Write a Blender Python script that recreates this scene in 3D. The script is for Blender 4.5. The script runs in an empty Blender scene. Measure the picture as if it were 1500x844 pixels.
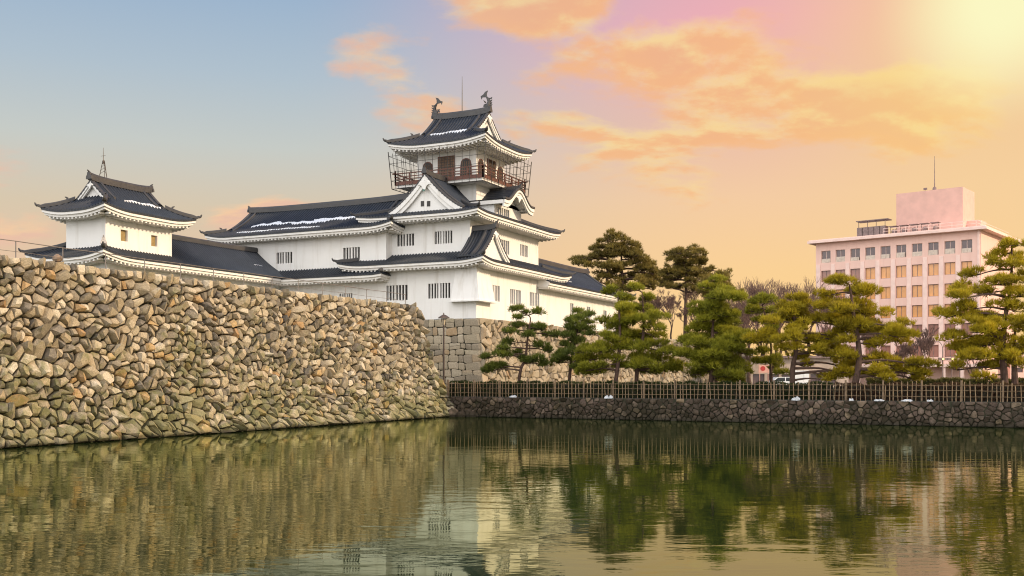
import bpy, math, random
import numpy as np
from mathutils import Vector, Matrix

# ------------------------------------------------------------------ camera, sky, sun, exposure
scn = bpy.context.scene
COL = scn.collection
R = math.radians
YAW = math.atan2(726.0, 1500.0)
CS, SN = math.cos(YAW), math.sin(YAW)
CAM_Z = 3.0

cam_d = bpy.data.cameras.new('camera')
cam = bpy.data.objects.new('camera', cam_d)
COL.objects.link(cam)
cam.location = (0, 0, CAM_Z)
cam.rotation_euler = (R(90), 0, YAW)
cam_d.sensor_width = 36
cam_d.lens = 36
cam_d.shift_y = 130.0 / 1500.0
cam_d.clip_start = 0.1
cam_d.clip_end = 6000
scn.camera = cam

scn.view_settings.view_transform = 'Standard'
scn.view_settings.look = 'None'
scn.view_settings.gamma = 1
scn.view_settings.exposure = 0.15
scn.cycles.use_denoising = True
scn.cycles.max_bounces = 6
scn.cycles.diffuse_bounces = 3
scn.cycles.sample_clamp_indirect = 4
scn.cycles.filter_width = 1.1

SUN_EL = R(24)
SUN_DIR = Vector((0.97, 0.16, 0)).normalized() * math.cos(SUN_EL) + Vector((0, 0, math.sin(SUN_EL)))
sun_d = bpy.data.lights.new('sun', 'SUN')
sun_d.energy = 3.8
sun_d.angle = R(4)
sun_d.color = (1.0, 0.78, 0.52)
sun = bpy.data.objects.new('sun', sun_d)
COL.objects.link(sun)
sun.location = (60, -40, 60)
sun.rotation_euler = SUN_DIR.to_track_quat('Z', 'Y').to_euler()


def lin(r, g, b):
    def f(c):
        c /= 255.0
        return c / 12.92 if c <= 0.04045 else ((c + 0.055) / 1.055) ** 2.4
    return (f(r), f(g), f(b), 1.0)


world = bpy.data.worlds.new('World')
scn.world = world
world.use_nodes = True


class NT:
    """small helper for node trees"""
    def __init__(s, nt):
        s.nt = nt
        s.n = nt.nodes
        s.l = nt.links

    def new(s, t, **kw):
        nd = s.n.new(t)
        for k, v in kw.items():
            setattr(nd, k, v)
        return nd

    def put(s, nd, i, v):
        if v is None:
            return
        if hasattr(v, 'is_output') or isinstance(v, bpy.types.NodeSocket):
            s.l.new(v, nd.inputs[i])
        else:
            try:
                nd.inputs[i].default_value = v
            except ValueError:
                nd.inputs[i].default_value = (*v, 1)

    def math(s, op, a, b=None, c=None, clamp=False):
        nd = s.new('ShaderNodeMath', operation=op)
        nd.use_clamp = clamp
        s.put(nd, 0, a); s.put(nd, 1, b); s.put(nd, 2, c)
        return nd.outputs[0]

    def vmath(s, op, a, b=None):
        nd = s.new('ShaderNodeVectorMath', operation=op)
        s.put(nd, 0, a); s.put(nd, 1, b)
        return nd.outputs[1] if op in ('DOT_PRODUCT', 'LENGTH') else nd.outputs[0]

    def ramp(s, fac, stops, interp='LINEAR'):
        nd = s.new('ShaderNodeValToRGB')
        cr = nd.color_ramp
        cr.interpolation = interp
        while len(cr.elements) < len(stops):
            cr.elements.new(0.5)
        for e, (p, c) in zip(cr.elements, stops):
            e.position = p
            e.color = tuple(c) if len(c) == 4 else (*c, 1)
        s.put(nd, 0, fac)
        return nd.outputs[0]

    def mr(s, v, a, b, c=0.0, d=1.0, smooth=True):
        nd = s.new('ShaderNodeMapRange')
        nd.interpolation_type = 'SMOOTHSTEP' if smooth else 'LINEAR'
        s.put(nd, 0, v); s.put(nd, 1, a); s.put(nd, 2, b); s.put(nd, 3, c); s.put(nd, 4, d)
        return nd.outputs[0]

    def mix(s, fac, a, b, mode='MIX'):
        nd = s.new('ShaderNodeMix', data_type='RGBA', blend_type=mode)
        nd.clamp_factor = True
        s.put(nd, 0, fac); s.put(nd, 6, a); s.put(nd, 7, b)
        return nd.outputs[2]

    def noise(s, vec, scale, detail=4, rough=0.55, dim='3D', dist=0.0):
        nd = s.new('ShaderNodeTexNoise', noise_dimensions=dim)
        s.put(nd, 'Vector', vec)
        nd.inputs['Scale'].default_value = scale
        nd.inputs['Detail'].default_value = detail
        nd.inputs['Roughness'].default_value = rough
        nd.inputs['Distortion'].default_value = dist
        return nd.outputs[0]

    def mapping(s, vec, loc=(0, 0, 0), rot=(0, 0, 0), scale=(1, 1, 1)):
        nd = s.new('ShaderNodeMapping')
        s.put(nd, 0, vec)
        nd.inputs[1].default_value = loc
        nd.inputs[2].default_value = rot
        nd.inputs[3].default_value = scale
        return nd.outputs[0]


def build_sky():
    T = NT(world.node_tree)
    T.n.clear()
    out = T.new('ShaderNodeOutputWorld')
    bg = T.new('ShaderNodeBackground')
    T.l.new(bg.outputs[0], out.inputs[0])
    tc = T.new('ShaderNodeTexCoord')
    d = T.mapping(tc.outputs['Generated'], rot=(0, 0, -YAW))
    sep = T.new('ShaderNodeSeparateXYZ')
    T.l.new(d, sep.inputs[0])
    x, y, z = sep.outputs
    az = T.math('ARCTAN2', x, y)
    el = T.math('ARCSINE', z)
    e = T.mr(el, 0.0, 1.0, smooth=False)
    cool = T.ramp(e, [(0.0, lin(236, 186, 150)), (0.10, lin(232, 196, 162)), (0.155, lin(218, 200, 172)), (0.215, lin(200, 204, 198)),
                      (0.28, lin(178, 194, 206)), (0.37, lin(150, 177, 206)), (0.6, lin(105, 140, 190)), (1.0, lin(95, 130, 185))])
    warm = T.ramp(e, [(0.0, lin(255, 208, 135)), (0.10, lin(253, 210, 148)), (0.17, lin(247, 205, 162)), (0.24, lin(237, 190, 170)),
                      (0.33, lin(241, 176, 182)), (0.5, lin(200, 170, 190)), (1.0, lin(120, 140, 190))])
    a1 = T.mr(az, -0.22, 0.24)
    a2 = T.mr(az, 2.2, 3.1, 1.0, 0.25)
    wf = T.math('MULTIPLY', a1, a2)
    base = T.mix(wf, cool, warm)
    # clouds on a flat layer overhead
    den = T.math('MAXIMUM', T.math('ADD', z, 0.30), 0.15)
    cx = T.math('DIVIDE', x, den)
    cy = T.math('DIVIDE', y, den)
    cmb = T.new('ShaderNodeCombineXYZ')
    T.put(cmb, 0, cx); T.put(cmb, 1, cy)
    cv = T.mapping(cmb.outputs[0], loc=(3.1, 1.7, 0), rot=(0, 0, R(-24)), scale=(1.0, 1.35, 1))
    n1 = T.noise(cv, 3.0, 9, 0.58, dist=0.12)
    cv2 = T.mapping(cmb.outputs[0], loc=(3.12, 1.74, 0), rot=(0, 0, R(-24)), scale=(1.0, 1.35, 1))
    n2 = T.noise(cv2, 3.0, 9, 0.58, dist=0.12)

    def blob(a0, e0, wa, we):
        u = T.math('DIVIDE', T.math('SUBTRACT', az, a0), wa)
        v = T.math('DIVIDE', T.math('SUBTRACT', el, e0), we)
        r = T.math('SQRT', T.math('ADD', T.math('MULTIPLY', u, u), T.math('MULTIPLY', v, v)))
        return T.mr(r, 0.25, 1.15, 1.0, 0.0)
    m = blob(0.145, 0.255, 0.23, 0.125)
    for args, k in (((-0.115, 0.300, 0.085, 0.055), 0.80), ((0.02, 0.345, 0.16, 0.05), 0.86), ((0.36, 0.235, 0.20, 0.09), 0.93), ((-0.47, 0.150, 0.14, 0.060), 0.9),
                    ((-0.10, 0.240, 0.10, 0.05), 0.85), ((-0.20, 0.150, 0.16, 0.030), 0.75), ((1.2, 0.3, 0.8, 0.25), 0.9), ((-1.6, 0.25, 0.9, 0.2), 0.9), ((2.6, 0.35, 0.7, 0.25), 0.9)):
        m = T.math('MAXIMUM', m, T.math('MULTIPLY', blob(*args), k))
    cov = T.math('ADD', n1, T.math('MULTIPLY', T.math('SUBTRACT', m, 0.90), 0.34))
    cl = T.mr(cov, 0.40, 0.56)
    dens = T.mr(cov, 0.47, 0.66)
    shade = T.mr(T.math('SUBTRACT', n2, n1), -0.06, 0.07)
    ccol_w = T.mix(shade, lin(252, 188, 124), lin(255, 226, 150))
    ccol_w = T.mix(T.math('MULTIPLY', dens, 0.40), ccol_w, lin(234, 174, 140))
    ccol_c = T.mix(shade, lin(236, 190, 165), lin(253, 205, 160))
    ccol = T.mix(T.mr(az, -0.25, 0.05), ccol_c, ccol_w)
    skyc = T.mix(T.math('MULTIPLY', cl, 0.85), base, ccol)
    # lens flare glow painted into the sky colour, apart from the sun lamp
    g = Vector(((1468 - 750) / 1500.0, 1.0, (552 - 5) / 1500.0)).normalized()
    dt = T.vmath('DOT_PRODUCT', T.vmath('NORMALIZE', d), (g.x, g.y, g.z))
    ang = T.math('ARCCOSINE', T.math('MINIMUM', dt, 0.99999))
    g2 = T.mr(ang, 0.0, 0.26, 1.0, 0.0)
    g1 = T.mr(ang, 0.012, 0.11, 1.0, 0.0)
    skyc = T.mix(T.math('MULTIPLY', g2, 0.62), skyc, lin(255, 220, 128))
    skyc = T.mix(g1, skyc, lin(255, 250, 196))
    # physical sky added in a small share
    st = T.new('ShaderNodeTexSky', sky_type='NISHITA')
    st.sun_disc = False
    st.sun_elevation = SUN_EL
    st.sun_rotation = math.atan2(SUN_DIR.x, SUN_DIR.y)
    ns = T.vmath('SCALE', st.outputs[0])
    ns.node.inputs[3].default_value = 0.08
    tot = T.mix(0.06, skyc, ns)
    # sky brightened behind the viewer as added fill light for the front faces
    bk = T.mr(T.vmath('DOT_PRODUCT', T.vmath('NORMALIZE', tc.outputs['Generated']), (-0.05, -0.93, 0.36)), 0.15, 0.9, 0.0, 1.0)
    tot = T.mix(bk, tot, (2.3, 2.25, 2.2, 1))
    # light from the ground side is dim
    tot = T.mix(T.mr(z, -0.05, 0.0), lin(120, 105, 80), tot)
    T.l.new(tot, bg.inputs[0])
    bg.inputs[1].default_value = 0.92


build_sky()

# ------------------------------------------------------------------ placing helpers
F = 1500.0


def pt(px, py, D):
    X = (px - 750) / F * D
    return Vector((X * CS - D * SN, X * SN + D * CS, CAM_Z + (552 - py) / F * D))


def on_y(px, py, y):
    return pt(px, py, y / ((px - 750) / F * SN + CS))


def on_x(px, py, x):
    return pt(px, py, x / ((px - 750) / F * CS - SN))


# ------------------------------------------------------------------ mesh builder
class MB:
    def __init__(s):
        s.v, s.f, s.t = [], [], []
        s.tint = 0.5

    def vert(s, p):
        s.v.append((p[0], p[1], p[2]))
        s.t.append(s.tint)
        return len(s.v) - 1

    def poly(s, pts):
        s.f.append(tuple(s.vert(p) for p in pts))

    def box(s, x0, x1, y0, y1, z0, z1):
        b = [s.vert(p) for p in ((x0, y0, z0), (x1, y0, z0), (x1, y1, z0), (x0, y1, z0), (x0, y0, z1), (x1, y0, z1), (x1, y1, z1), (x0, y1, z1))]
        for q in ((0, 3, 2, 1), (4, 5, 6, 7), (0, 1, 5, 4), (1, 2, 6, 5), (2, 3, 7, 6), (3, 0, 4, 7)):
            s.f.append(tuple(b[i] for i in q))

    def obox(s, o, u, w, h, lu, lw, lh):
        """box from corner o along unit vectors u, w, h"""
        o, u, w, h = Vector(o), Vector(u) * lu, Vector(w) * lw, Vector(h) * lh
        b = [s.vert(p) for p in (o, o + u, o + u + w, o + w, o + h, o + u + h, o + u + w + h, o + w + h)]
        for q in ((0, 3, 2, 1), (4, 5, 6, 7), (0, 1, 5, 4), (1, 2, 6, 5), (2, 3, 7, 6), (3, 0, 4, 7)):
            s.f.append(tuple(b[i] for i in q))

    def tube(s, path, rad, n=6, cap=True):
        path = [Vector(p) for p in path]
        if not hasattr(rad, '__len__'):
            rad = [rad] * len(path)
        rings = []
        ref = Vector((0.31, 0.17, 0.93))
        for i, p in enumerate(path):
            d = (path[min(i + 1, len(path) - 1)] - path[max(i - 1, 0)])
            if d.length < 1e-6:
                d = Vector((0, 0, 1))
            d.normalize()
            a = d.cross(ref)
            if a.length < 0.1:
                a = d.cross(Vector((1, 0, 0)))
            a.normalize()
            b = d.cross(a)
            rings.append([s.vert(p + (a * math.cos(k * 2 * math.pi / n) + b * math.sin(k * 2 * math.pi / n)) * rad[i]) for k in range(n)])
        for r0, r1 in zip(rings, rings[1:]):
            for k in range(n):
                s.f.append((r0[k], r0[(k + 1) % n], r1[(k + 1) % n], r1[k]))
        if cap:
            s.f.append(tuple(reversed(rings[0])))
            s.f.append(tuple(rings[-1]))

    def beam(s, path, w, h, drop=0.05):
        """rectangular ridge section swept along a path, standing on it"""
        path = [Vector(p) for p in path]
        rings = []
        for i, p in enumerate(path):
            d = path[min(i + 1, len(path) - 1)] - path[max(i - 1, 0)]
            side = Vector((d.y, -d.x, 0))
            if side.length < 1e-6:
                side = Vector((1, 0, 0))
            side.normalize()
            ww = w[i] if hasattr(w, '__len__') else w
            hh = h[i] if hasattr(h, '__len__') else h
            up = Vector((0, 0, 1))
            rings.append([s.vert(p - side * ww / 2 - up * drop), s.vert(p - side * ww / 2 + up * hh * 0.7), s.vert(p - side * ww * 0.22 + up * hh),
                          s.vert(p + side * ww * 0.22 + up * hh), s.vert(p + side * ww / 2 + up * hh * 0.7), s.vert(p + side * ww / 2 - up * drop)])
        for r0, r1 in zip(rings, rings[1:]):
            for k in range(6):
                s.f.append((r0[k], r0[(k + 1) % 6], r1[(k + 1) % 6], r1[k]))
        s.f.append(tuple(reversed(rings[0])))
        s.f.append(tuple(rings[-1]))

    def lathe(s, c, prof, n=10):
        c = Vector(c)
        rings = [[s.vert(c + Vector((r * math.cos(k * 2 * math.pi / n), r * math.sin(k * 2 * math.pi / n), z))) for k in range(n)] for r, z in prof]
        for r0, r1 in zip(rings, rings[1:]):
            for k in range(n):
                s.f.append((r0[k], r0[(k + 1) % n], r1[(k + 1) % n], r1[k]))
        s.f.append(tuple(reversed(rings[0])))
        s.f.append(tuple(rings[-1]))

    def prism(s, outline, o, u, h, n, depth):
        """2D outline (a, b) in plane o + a*u + b*h, given thickness along n"""
        o, u, h, n = Vector(o), Vector(u), Vector(h), Vector(n)
        A = [s.vert(o + u * a + h * b) for a, b in outline]
        B = [s.vert(o + u * a + h * b + n * depth) for a, b in outline]
        s.f.append(tuple(A)); s.f.append(tuple(reversed(B)))
        m = len(A)
        for i in range(m):
            s.f.append((A[i], B[i], B[(i + 1) % m], A[(i + 1) % m]))

    def build(s, name, mat, parent=None, smooth=False):
        me = bpy.data.meshes.new(name)
        me.from_pydata(s.v, [], s.f)
        at = me.attributes.new('tint', 'FLOAT', 'POINT')
        at.data.foreach_set('value', np.array(s.t, dtype=np.float32))
        if smooth:
            me.polygons.foreach_set('use_smooth', np.ones(len(me.polygons), dtype=bool))
        me.materials.append(mat)
        return link(bpy.data.objects.new(name, me), parent)


def link(o, parent=None):
    COL.objects.link(o)
    if parent is not None:
        o.parent = parent
        if parent.type == 'EMPTY':
            o.matrix_parent_inverse = Matrix.Translation(-parent.location)
    return o


def thing(name, label, cat, loc=(0, 0, 0), group=None):
    o = bpy.data.objects.new(name, None)
    COL.objects.link(o)
    o.location = loc
    o.empty_display_size = 0.3
    return tag(o, label, cat, group)


def tag(o, label=None, cat=None, group=None, kind=None):
    if label: o['label'] = label
    if cat: o['category'] = cat
    if group: o['group'] = group
    if kind: o['kind'] = kind
    return o


def tri_mesh(name, V, tint, mat, parent=None, nv=3):
    """V: (n, nv, 3) loose faces"""
    n = len(V)
    me = bpy.data.meshes.new(name)
    me.vertices.add(n * nv)
    me.vertices.foreach_set('co', V.astype(np.float32).ravel())
    me.loops.add(n * nv)
    me.loops.foreach_set('vertex_index', np.arange(n * nv, dtype=np.int32))
    me.polygons.add(n)
    me.polygons.foreach_set('loop_start', np.arange(0, n * nv, nv, dtype=np.int32))
    me.update(calc_edges=True)
    at = me.attributes.new('tint', 'FLOAT', 'POINT')
    at.data.foreach_set('value', np.repeat(tint.astype(np.float32), nv))
    me.materials.append(mat)
    return link(bpy.data.objects.new(name, me), parent)


# ------------------------------------------------------------------ materials
def mat_new(name):
    m = bpy.data.materials.new(name)
    m.use_nodes = True
    T = NT(m.node_tree)
    b = T.n['Principled BSDF']
    return m, T, b


def tint_of(T):
    a = T.new('ShaderNodeAttribute')
    a.attribute_name = 'tint'
    return a.outputs['Fac']


def obj_co(T):
    g = T.new('ShaderNodeNewGeometry')
    return g.outputs['Position']


def bump(T, b, h, strength, dist=0.05):
    nd = T.new('ShaderNodeBump')
    nd.inputs['Strength'].default_value = strength
    nd.inputs['Distance'].default_value = dist
    T.put(nd, 'Height', h)
    T.l.new(nd.outputs[0], b.inputs['Normal'])


def simple(name, col, rough=0.7, var=0.15, scale=3.0, metal=0.0, bstr=0.0, spec=0.5):
    m, T, b = mat_new(name)
    n = T.noise(obj_co(T), scale, 5)
    lo = tuple(c * (1 - var) for c in col)
    hi = tuple(min(1, c * (1 + var)) for c in col)
    T.put(b, 'Base Color', T.ramp(n, [(0.3, lo), (0.7, hi)]))
    b.inputs['Roughness'].default_value = rough
    b.inputs['Metallic'].default_value = metal
    b.inputs['Specular IOR Level'].default_value = spec
    if bstr:
        bump(T, b, T.noise(obj_co(T), scale * 6, 3), bstr)
    return m


M = {}


def make_plaster(name, base, streak):
    m, T, b = mat_new(name)
    p = obj_co(T)
    n = T.noise(p, 0.9, 5)
    st = T.noise(T.mapping(p, scale=(1.3, 1.3, 0.10)), 1.1, 5, 0.6)
    c = T.ramp(n, [(0.3, tuple(x * 0.95 for x in base)), (0.7, base)])
    c = T.mix(T.mr(st, 0.50, 0.74, 0, 0.65), c, (*streak, 1))
    T.put(b, 'Base Color', c)
    b.inputs['Roughness'].default_value = 0.75
    b.inputs['Specular IOR Level'].default_value = 0.25
    bump(T, b, T.noise(p, 14, 4), 0.12, 0.02)
    return m


M['plaster'] = make_plaster('white_plaster', (0.80, 0.79, 0.77), (0.58, 0.55, 0.50))
M['eave'] = make_plaster('eave_plaster', (0.80, 0.78, 0.75), (0.64, 0.60, 0.54))


def make_tile(name, c0, c1, c2):
    m, T, b = mat_new(name)
    p = obj_co(T)
    n = T.noise(p, 0.55, 5, 0.6)
    n2 = T.noise(p, 5.0, 3, 0.6)
    c = T.ramp(n, [(0.30, c0), (0.55, c1), (0.75, c2)])
    c = T.mix(T.mr(n2, 0.35, 0.7, 0.0, 0.45), c, (*c2, 1))
    T.put(b, 'Base Color', c)
    c = T.mix(T.mr(tint_of(T), 0.2, 0.8, 0.55, 0.0, smooth=False), c, (0.008, 0.009, 0.011, 1))  # flat pans darkened in the colour, standing in for shade between ribs
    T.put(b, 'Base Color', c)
    T.put(b, 'Roughness', T.mr(n2, 0.3, 0.7, 0.42, 0.62))
    b.inputs['Specular IOR Level'].default_value = 0.5
    bump(T, b, n2, 0.25, 0.03)
    return m


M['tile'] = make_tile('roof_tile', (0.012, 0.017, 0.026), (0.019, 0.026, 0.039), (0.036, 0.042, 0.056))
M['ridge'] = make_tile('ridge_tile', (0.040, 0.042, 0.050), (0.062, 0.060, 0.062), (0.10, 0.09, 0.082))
M['dark'] = simple('window_dark', (0.035, 0.032, 0.03), 0.6, 0.3)
M['wood'] = simple('red_brown_timber', (0.125, 0.048, 0.032), 0.6, 0.3, 4)
M['lattice'] = simple('brown_lattice', (0.16, 0.085, 0.045), 0.6, 0.35, 6)
M['wire'] = simple('dark_wire', (0.05, 0.045, 0.04), 0.5, 0.2)
M['iron'] = simple('weathered_iron', (0.07, 0.05, 0.04), 0.55, 0.3)
M['brass'] = simple('green_copper', (0.10, 0.22, 0.18), 0.6, 0.3)
M['snow'] = simple('snow', (0.66, 0.69, 0.74), 0.6, 0.12, 3, bstr=0.3)
M['rail'] = simple('handrail_steel', (0.16, 0.14, 0.13), 0.45, 0.2)
M['oldtile'] = simple('pale_ridge_end_tile', (0.45, 0.42, 0.40), 0.7, 0.3, 6)


def make_stone(name, stops, moss_z, moss_amt, mosscol=(0.085, 0.10, 0.030), wet=True):
    m, T, b = mat_new(name)
    p = obj_co(T)
    t = tint_of(T)
    n = T.noise(p, 7.0, 6, 0.65)
    n3 = T.noise(p, 28.0, 3, 0.6)
    c = T.ramp(t, stops)
    c = T.mix(T.mr(n, 0.40, 0.72, 0.0, 0.35 if moss_z > 2.6 else 0.05), c, (0.50, 0.43, 0.33, 1))
    c = T.mix(T.mr(n3, 0.42, 0.62, 0.45, 0.0), c, (0.12, 0.10, 0.075, 1))
    sep = T.new('ShaderNodeSeparateXYZ')
    T.l.new(p, sep.inputs[0])
    zz = sep.outputs[2]
    big = T.noise(p, 0.35, 5, 0.6)
    mm = T.noise(p, 2.6, 4, 0.6)
    lowf = T.mr(zz, 0.0, moss_z, 0.16, 0.0, smooth=False)
    mk = T.mr(T.math('ADD', T.math('MULTIPLY', T.math('ADD', big, mm), 0.5), lowf), 0.52, 0.68)
    c = T.mix(T.math('MULTIPLY', mk, moss_amt), c, (*mosscol, 1))
    if wet:
        c = T.mix(T.mr(T.math('ADD', zz, T.math('MULTIPLY', mm, 0.25)), 0.16, 0.46, 0.85, 0.0), c, (0.030, 0.026, 0.018, 1))
    T.put(b, 'Base Color', c)
    b.inputs['Roughness'].default_value = 0.85
    b.inputs['Specular IOR Level'].default_value = 0.25
    bump(T, b, T.math('ADD', n, T.math('MULTIPLY', n3, 0.5)), 0.55, 0.06)
    return m


M['stone'] = make_stone('rubble_stone', [(0.0, (0.13, 0.115, 0.10)), (0.12, (0.21, 0.185, 0.15)), (0.30, (0.34, 0.285, 0.20)), (0.52, (0.46, 0.37, 0.245)),
                                         (0.75, (0.56, 0.47, 0.335)), (0.93, (0.70, 0.62, 0.49)), (0.965, (0.55, 0.38, 0.18)), (1.0, (0.42, 0.24, 0.10))], 6.0, 0.62, mosscol=(0.12, 0.13, 0.035))
M['ashlar'] = make_stone('cut_stone', [(0.0, (0.24, 0.20, 0.15)), (0.3, (0.38, 0.315, 0.22)), (0.6, (0.46, 0.385, 0.27)), (0.85, (0.52, 0.45, 0.34)),
                                       (1.0, (0.42, 0.28, 0.15))], 3.0, 0.25, wet=False)
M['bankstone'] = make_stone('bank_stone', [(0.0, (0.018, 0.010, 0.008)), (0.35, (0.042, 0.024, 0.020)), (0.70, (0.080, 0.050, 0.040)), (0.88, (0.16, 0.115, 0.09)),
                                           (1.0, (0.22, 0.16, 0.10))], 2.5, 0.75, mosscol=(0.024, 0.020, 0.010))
M['joint'] = simple('wall_joint_earth', (0.024, 0.024, 0.012), 0.95, 0.5, 2.5)

# ------------------------------------------------------------------ stone walls
def clip(poly, px, py, nx, ny):
    out = []
    m = len(poly)
    for i in range(m):
        a, b = poly[i], poly[(i + 1) % m]
        da = (a[0] - px) * nx + (a[1] - py) * ny
        db = (b[0] - px) * nx + (b[1] - py) * ny
        if da <= 0:
            out.append(a)
        if (da < 0 < db) or (db < 0 < da):
            k = da / (da - db)
            out.append((a[0] + (b[0] - a[0]) * k, a[1] + (b[1] - a[1]) * k))
    return out


def voronoi(seeds, rect, reach):
    x0, x1, y0, y1 = rect
    grid = {}
    for i, (a, b) in enumerate(seeds):
        grid.setdefault((int(a // reach), int(b // reach)), []).append(i)
    cells = []
    for i, (a, b) in enumerate(seeds):
        poly = [(x0, y0), (x1, y0), (x1, y1), (x0, y1)]
        ga, gb = int(a // reach), int(b // reach)
        nb = []
        for ia in range(ga - 2, ga + 3):
            for ib in range(gb - 2, gb + 3):
                for j in grid.get((ia, ib), ()):
                    if j != i:
                        c, d = seeds[j]
                        nb.append(((a - c) ** 2 + (b - d) ** 2, c, d))
        nb.sort()
        for _, c, d in nb[:22]:
            poly = clip(poly, (a + c) / 2, (b + d) / 2, c - a, d - b)
            if len(poly) < 3:
                break
        cells.append(poly if len(poly) >= 3 else None)
    return cells


def stones(mb, seeds, rect, reach, P, rnd, gap=0.035, proud=(0.10, 0.26), tilt=0.30, round_=0.0, ani=1.0, cells=None):
    """irregular faceted stones; P(s, t, depth) -> 3D point. ani squeezes the t axis while the joints are laid out"""
    if cells is None:
        cells = voronoi([(s, t * ani) for s, t in seeds], (rect[0], rect[1], rect[2] * ani, rect[3] * ani), reach)
    for (cs_, ct_), poly in zip(seeds, cells):
        if poly is None:
            continue
        poly = [(a, b / ani) for a, b in poly]
        A = 0.0
        cx = cy = 0.0
        for i in range(len(poly)):
            x0, y0 = poly[i]; x1, y1 = poly[(i + 1) % len(poly)]
            cr = x0 * y1 - x1 * y0
            A += cr; cx += (x0 + x1) * cr; cy += (y0 + y1) * cr
        if abs(A) < 0.004:
            continue
        cx /= 3 * A; cy /= 3 * A
        rad = math.sqrt(abs(A) / 2 / math.pi)
        # merge tiny edges
        q = []
        for i in range(len(poly)):
            a, b = poly[i], poly[i - 1]
            if math.hypot(a[0] - b[0], a[1] - b[1]) > rad * 0.28 or not q:
                q.append(a)
        if len(q) < 3:
            continue
        if round_ > 0:      # chamfer corners once
            r2 = []
            for i in range(len(q)):
                a, b, c = q[i - 1], q[i], q[(i + 1) % len(q)]
                k = round_
                r2.append((b[0] + (a[0] - b[0]) * k, b[1] + (a[1] - b[1]) * k))
                r2.append((b[0] + (c[0] - b[0]) * k, b[1] + (c[1] - b[1]) * k))
            q = r2
        mb.tint = rnd.random()
        sh = max(0.55, 1 - gap / max(rad, 0.05))
        pr = rnd.uniform(*proud) * min(1.4, max(0.6, rad / 0.25))
        ga, gb = rnd.gauss(0, tilt), rnd.gauss(0.04, tilt)
        ja, jb = rnd.gauss(0, 0.14) * rad, rnd.gauss(0, 0.14) * rad
        k2 = rnd.uniform(0.58, 0.84)

        def ring(k, dep, til, oa=0, ob=0, jit=0.0):
            o = []
            for a, b in q:
                da, db = (a - cx) * k + oa, (b - cy) * k + ob
                if jit:
                    da += rnd.gauss(0, jit) * rad; db += rnd.gauss(0, jit) * rad
                o.append(mb.vert(P(cx + da, cy + db, dep + til * (ga * da + gb * db))))
            return o
        r0 = ring(sh * 0.88, -0.30, 0)
        r1 = ring(sh, pr * 0.35, 0.5)
        r2 = ring(k2 * sh, pr, 1.0, ja, jb, 0.05)
        cv = mb.vert(P(cx + ja * 1.6, cy + jb * 1.6, pr * rnd.uniform(1.0, 1.22) + (ga * ja + gb * jb)))
        m = len(q)
        for i in range(m):
            j = (i + 1) % m
            mb.f.append((r0[i], r0[j], r1[j], r1[i]))
            mb.f.append((r1[i], r1[j], r2[j], r2[i]))
            mb.f.append((r2[i], r2[j], cv))
    mb.tint = 0.5


def jitter_grid(rnd, s0, s1, t0, t1, cs_, ct_, jit):
    out = []
    nr = max(1, round((t1 - t0) / ct_))
    h = (t1 - t0) / nr
    for r in range(nr):
        off = rnd.random() * cs_
        n = max(1, round((s1 - s0) / cs_))
        w = (s1 - s0) / n
        for k in range(n + 1):
            s = s0 + (k - 0.5) * w + off
            if s0 <= s <= s1:
                out.append((s + rnd.uniform(-jit, jit) * w, min(t1 - 0.02, max(t0 + 0.02, t0 + (r + 0.5) * h + rnd.uniform(-jit, jit) * h))))
    return out


def batter(z):
    return float(np.interp(z, [0, 0.8, 1.63, 3.6, 5.7, 8.4], [0, 0.62, 1.02, 1.62, 2.08, 2.55]))


WALL_X, WALL_Y, WALL_TOP = -37.6, 69.0, 8.3


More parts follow.
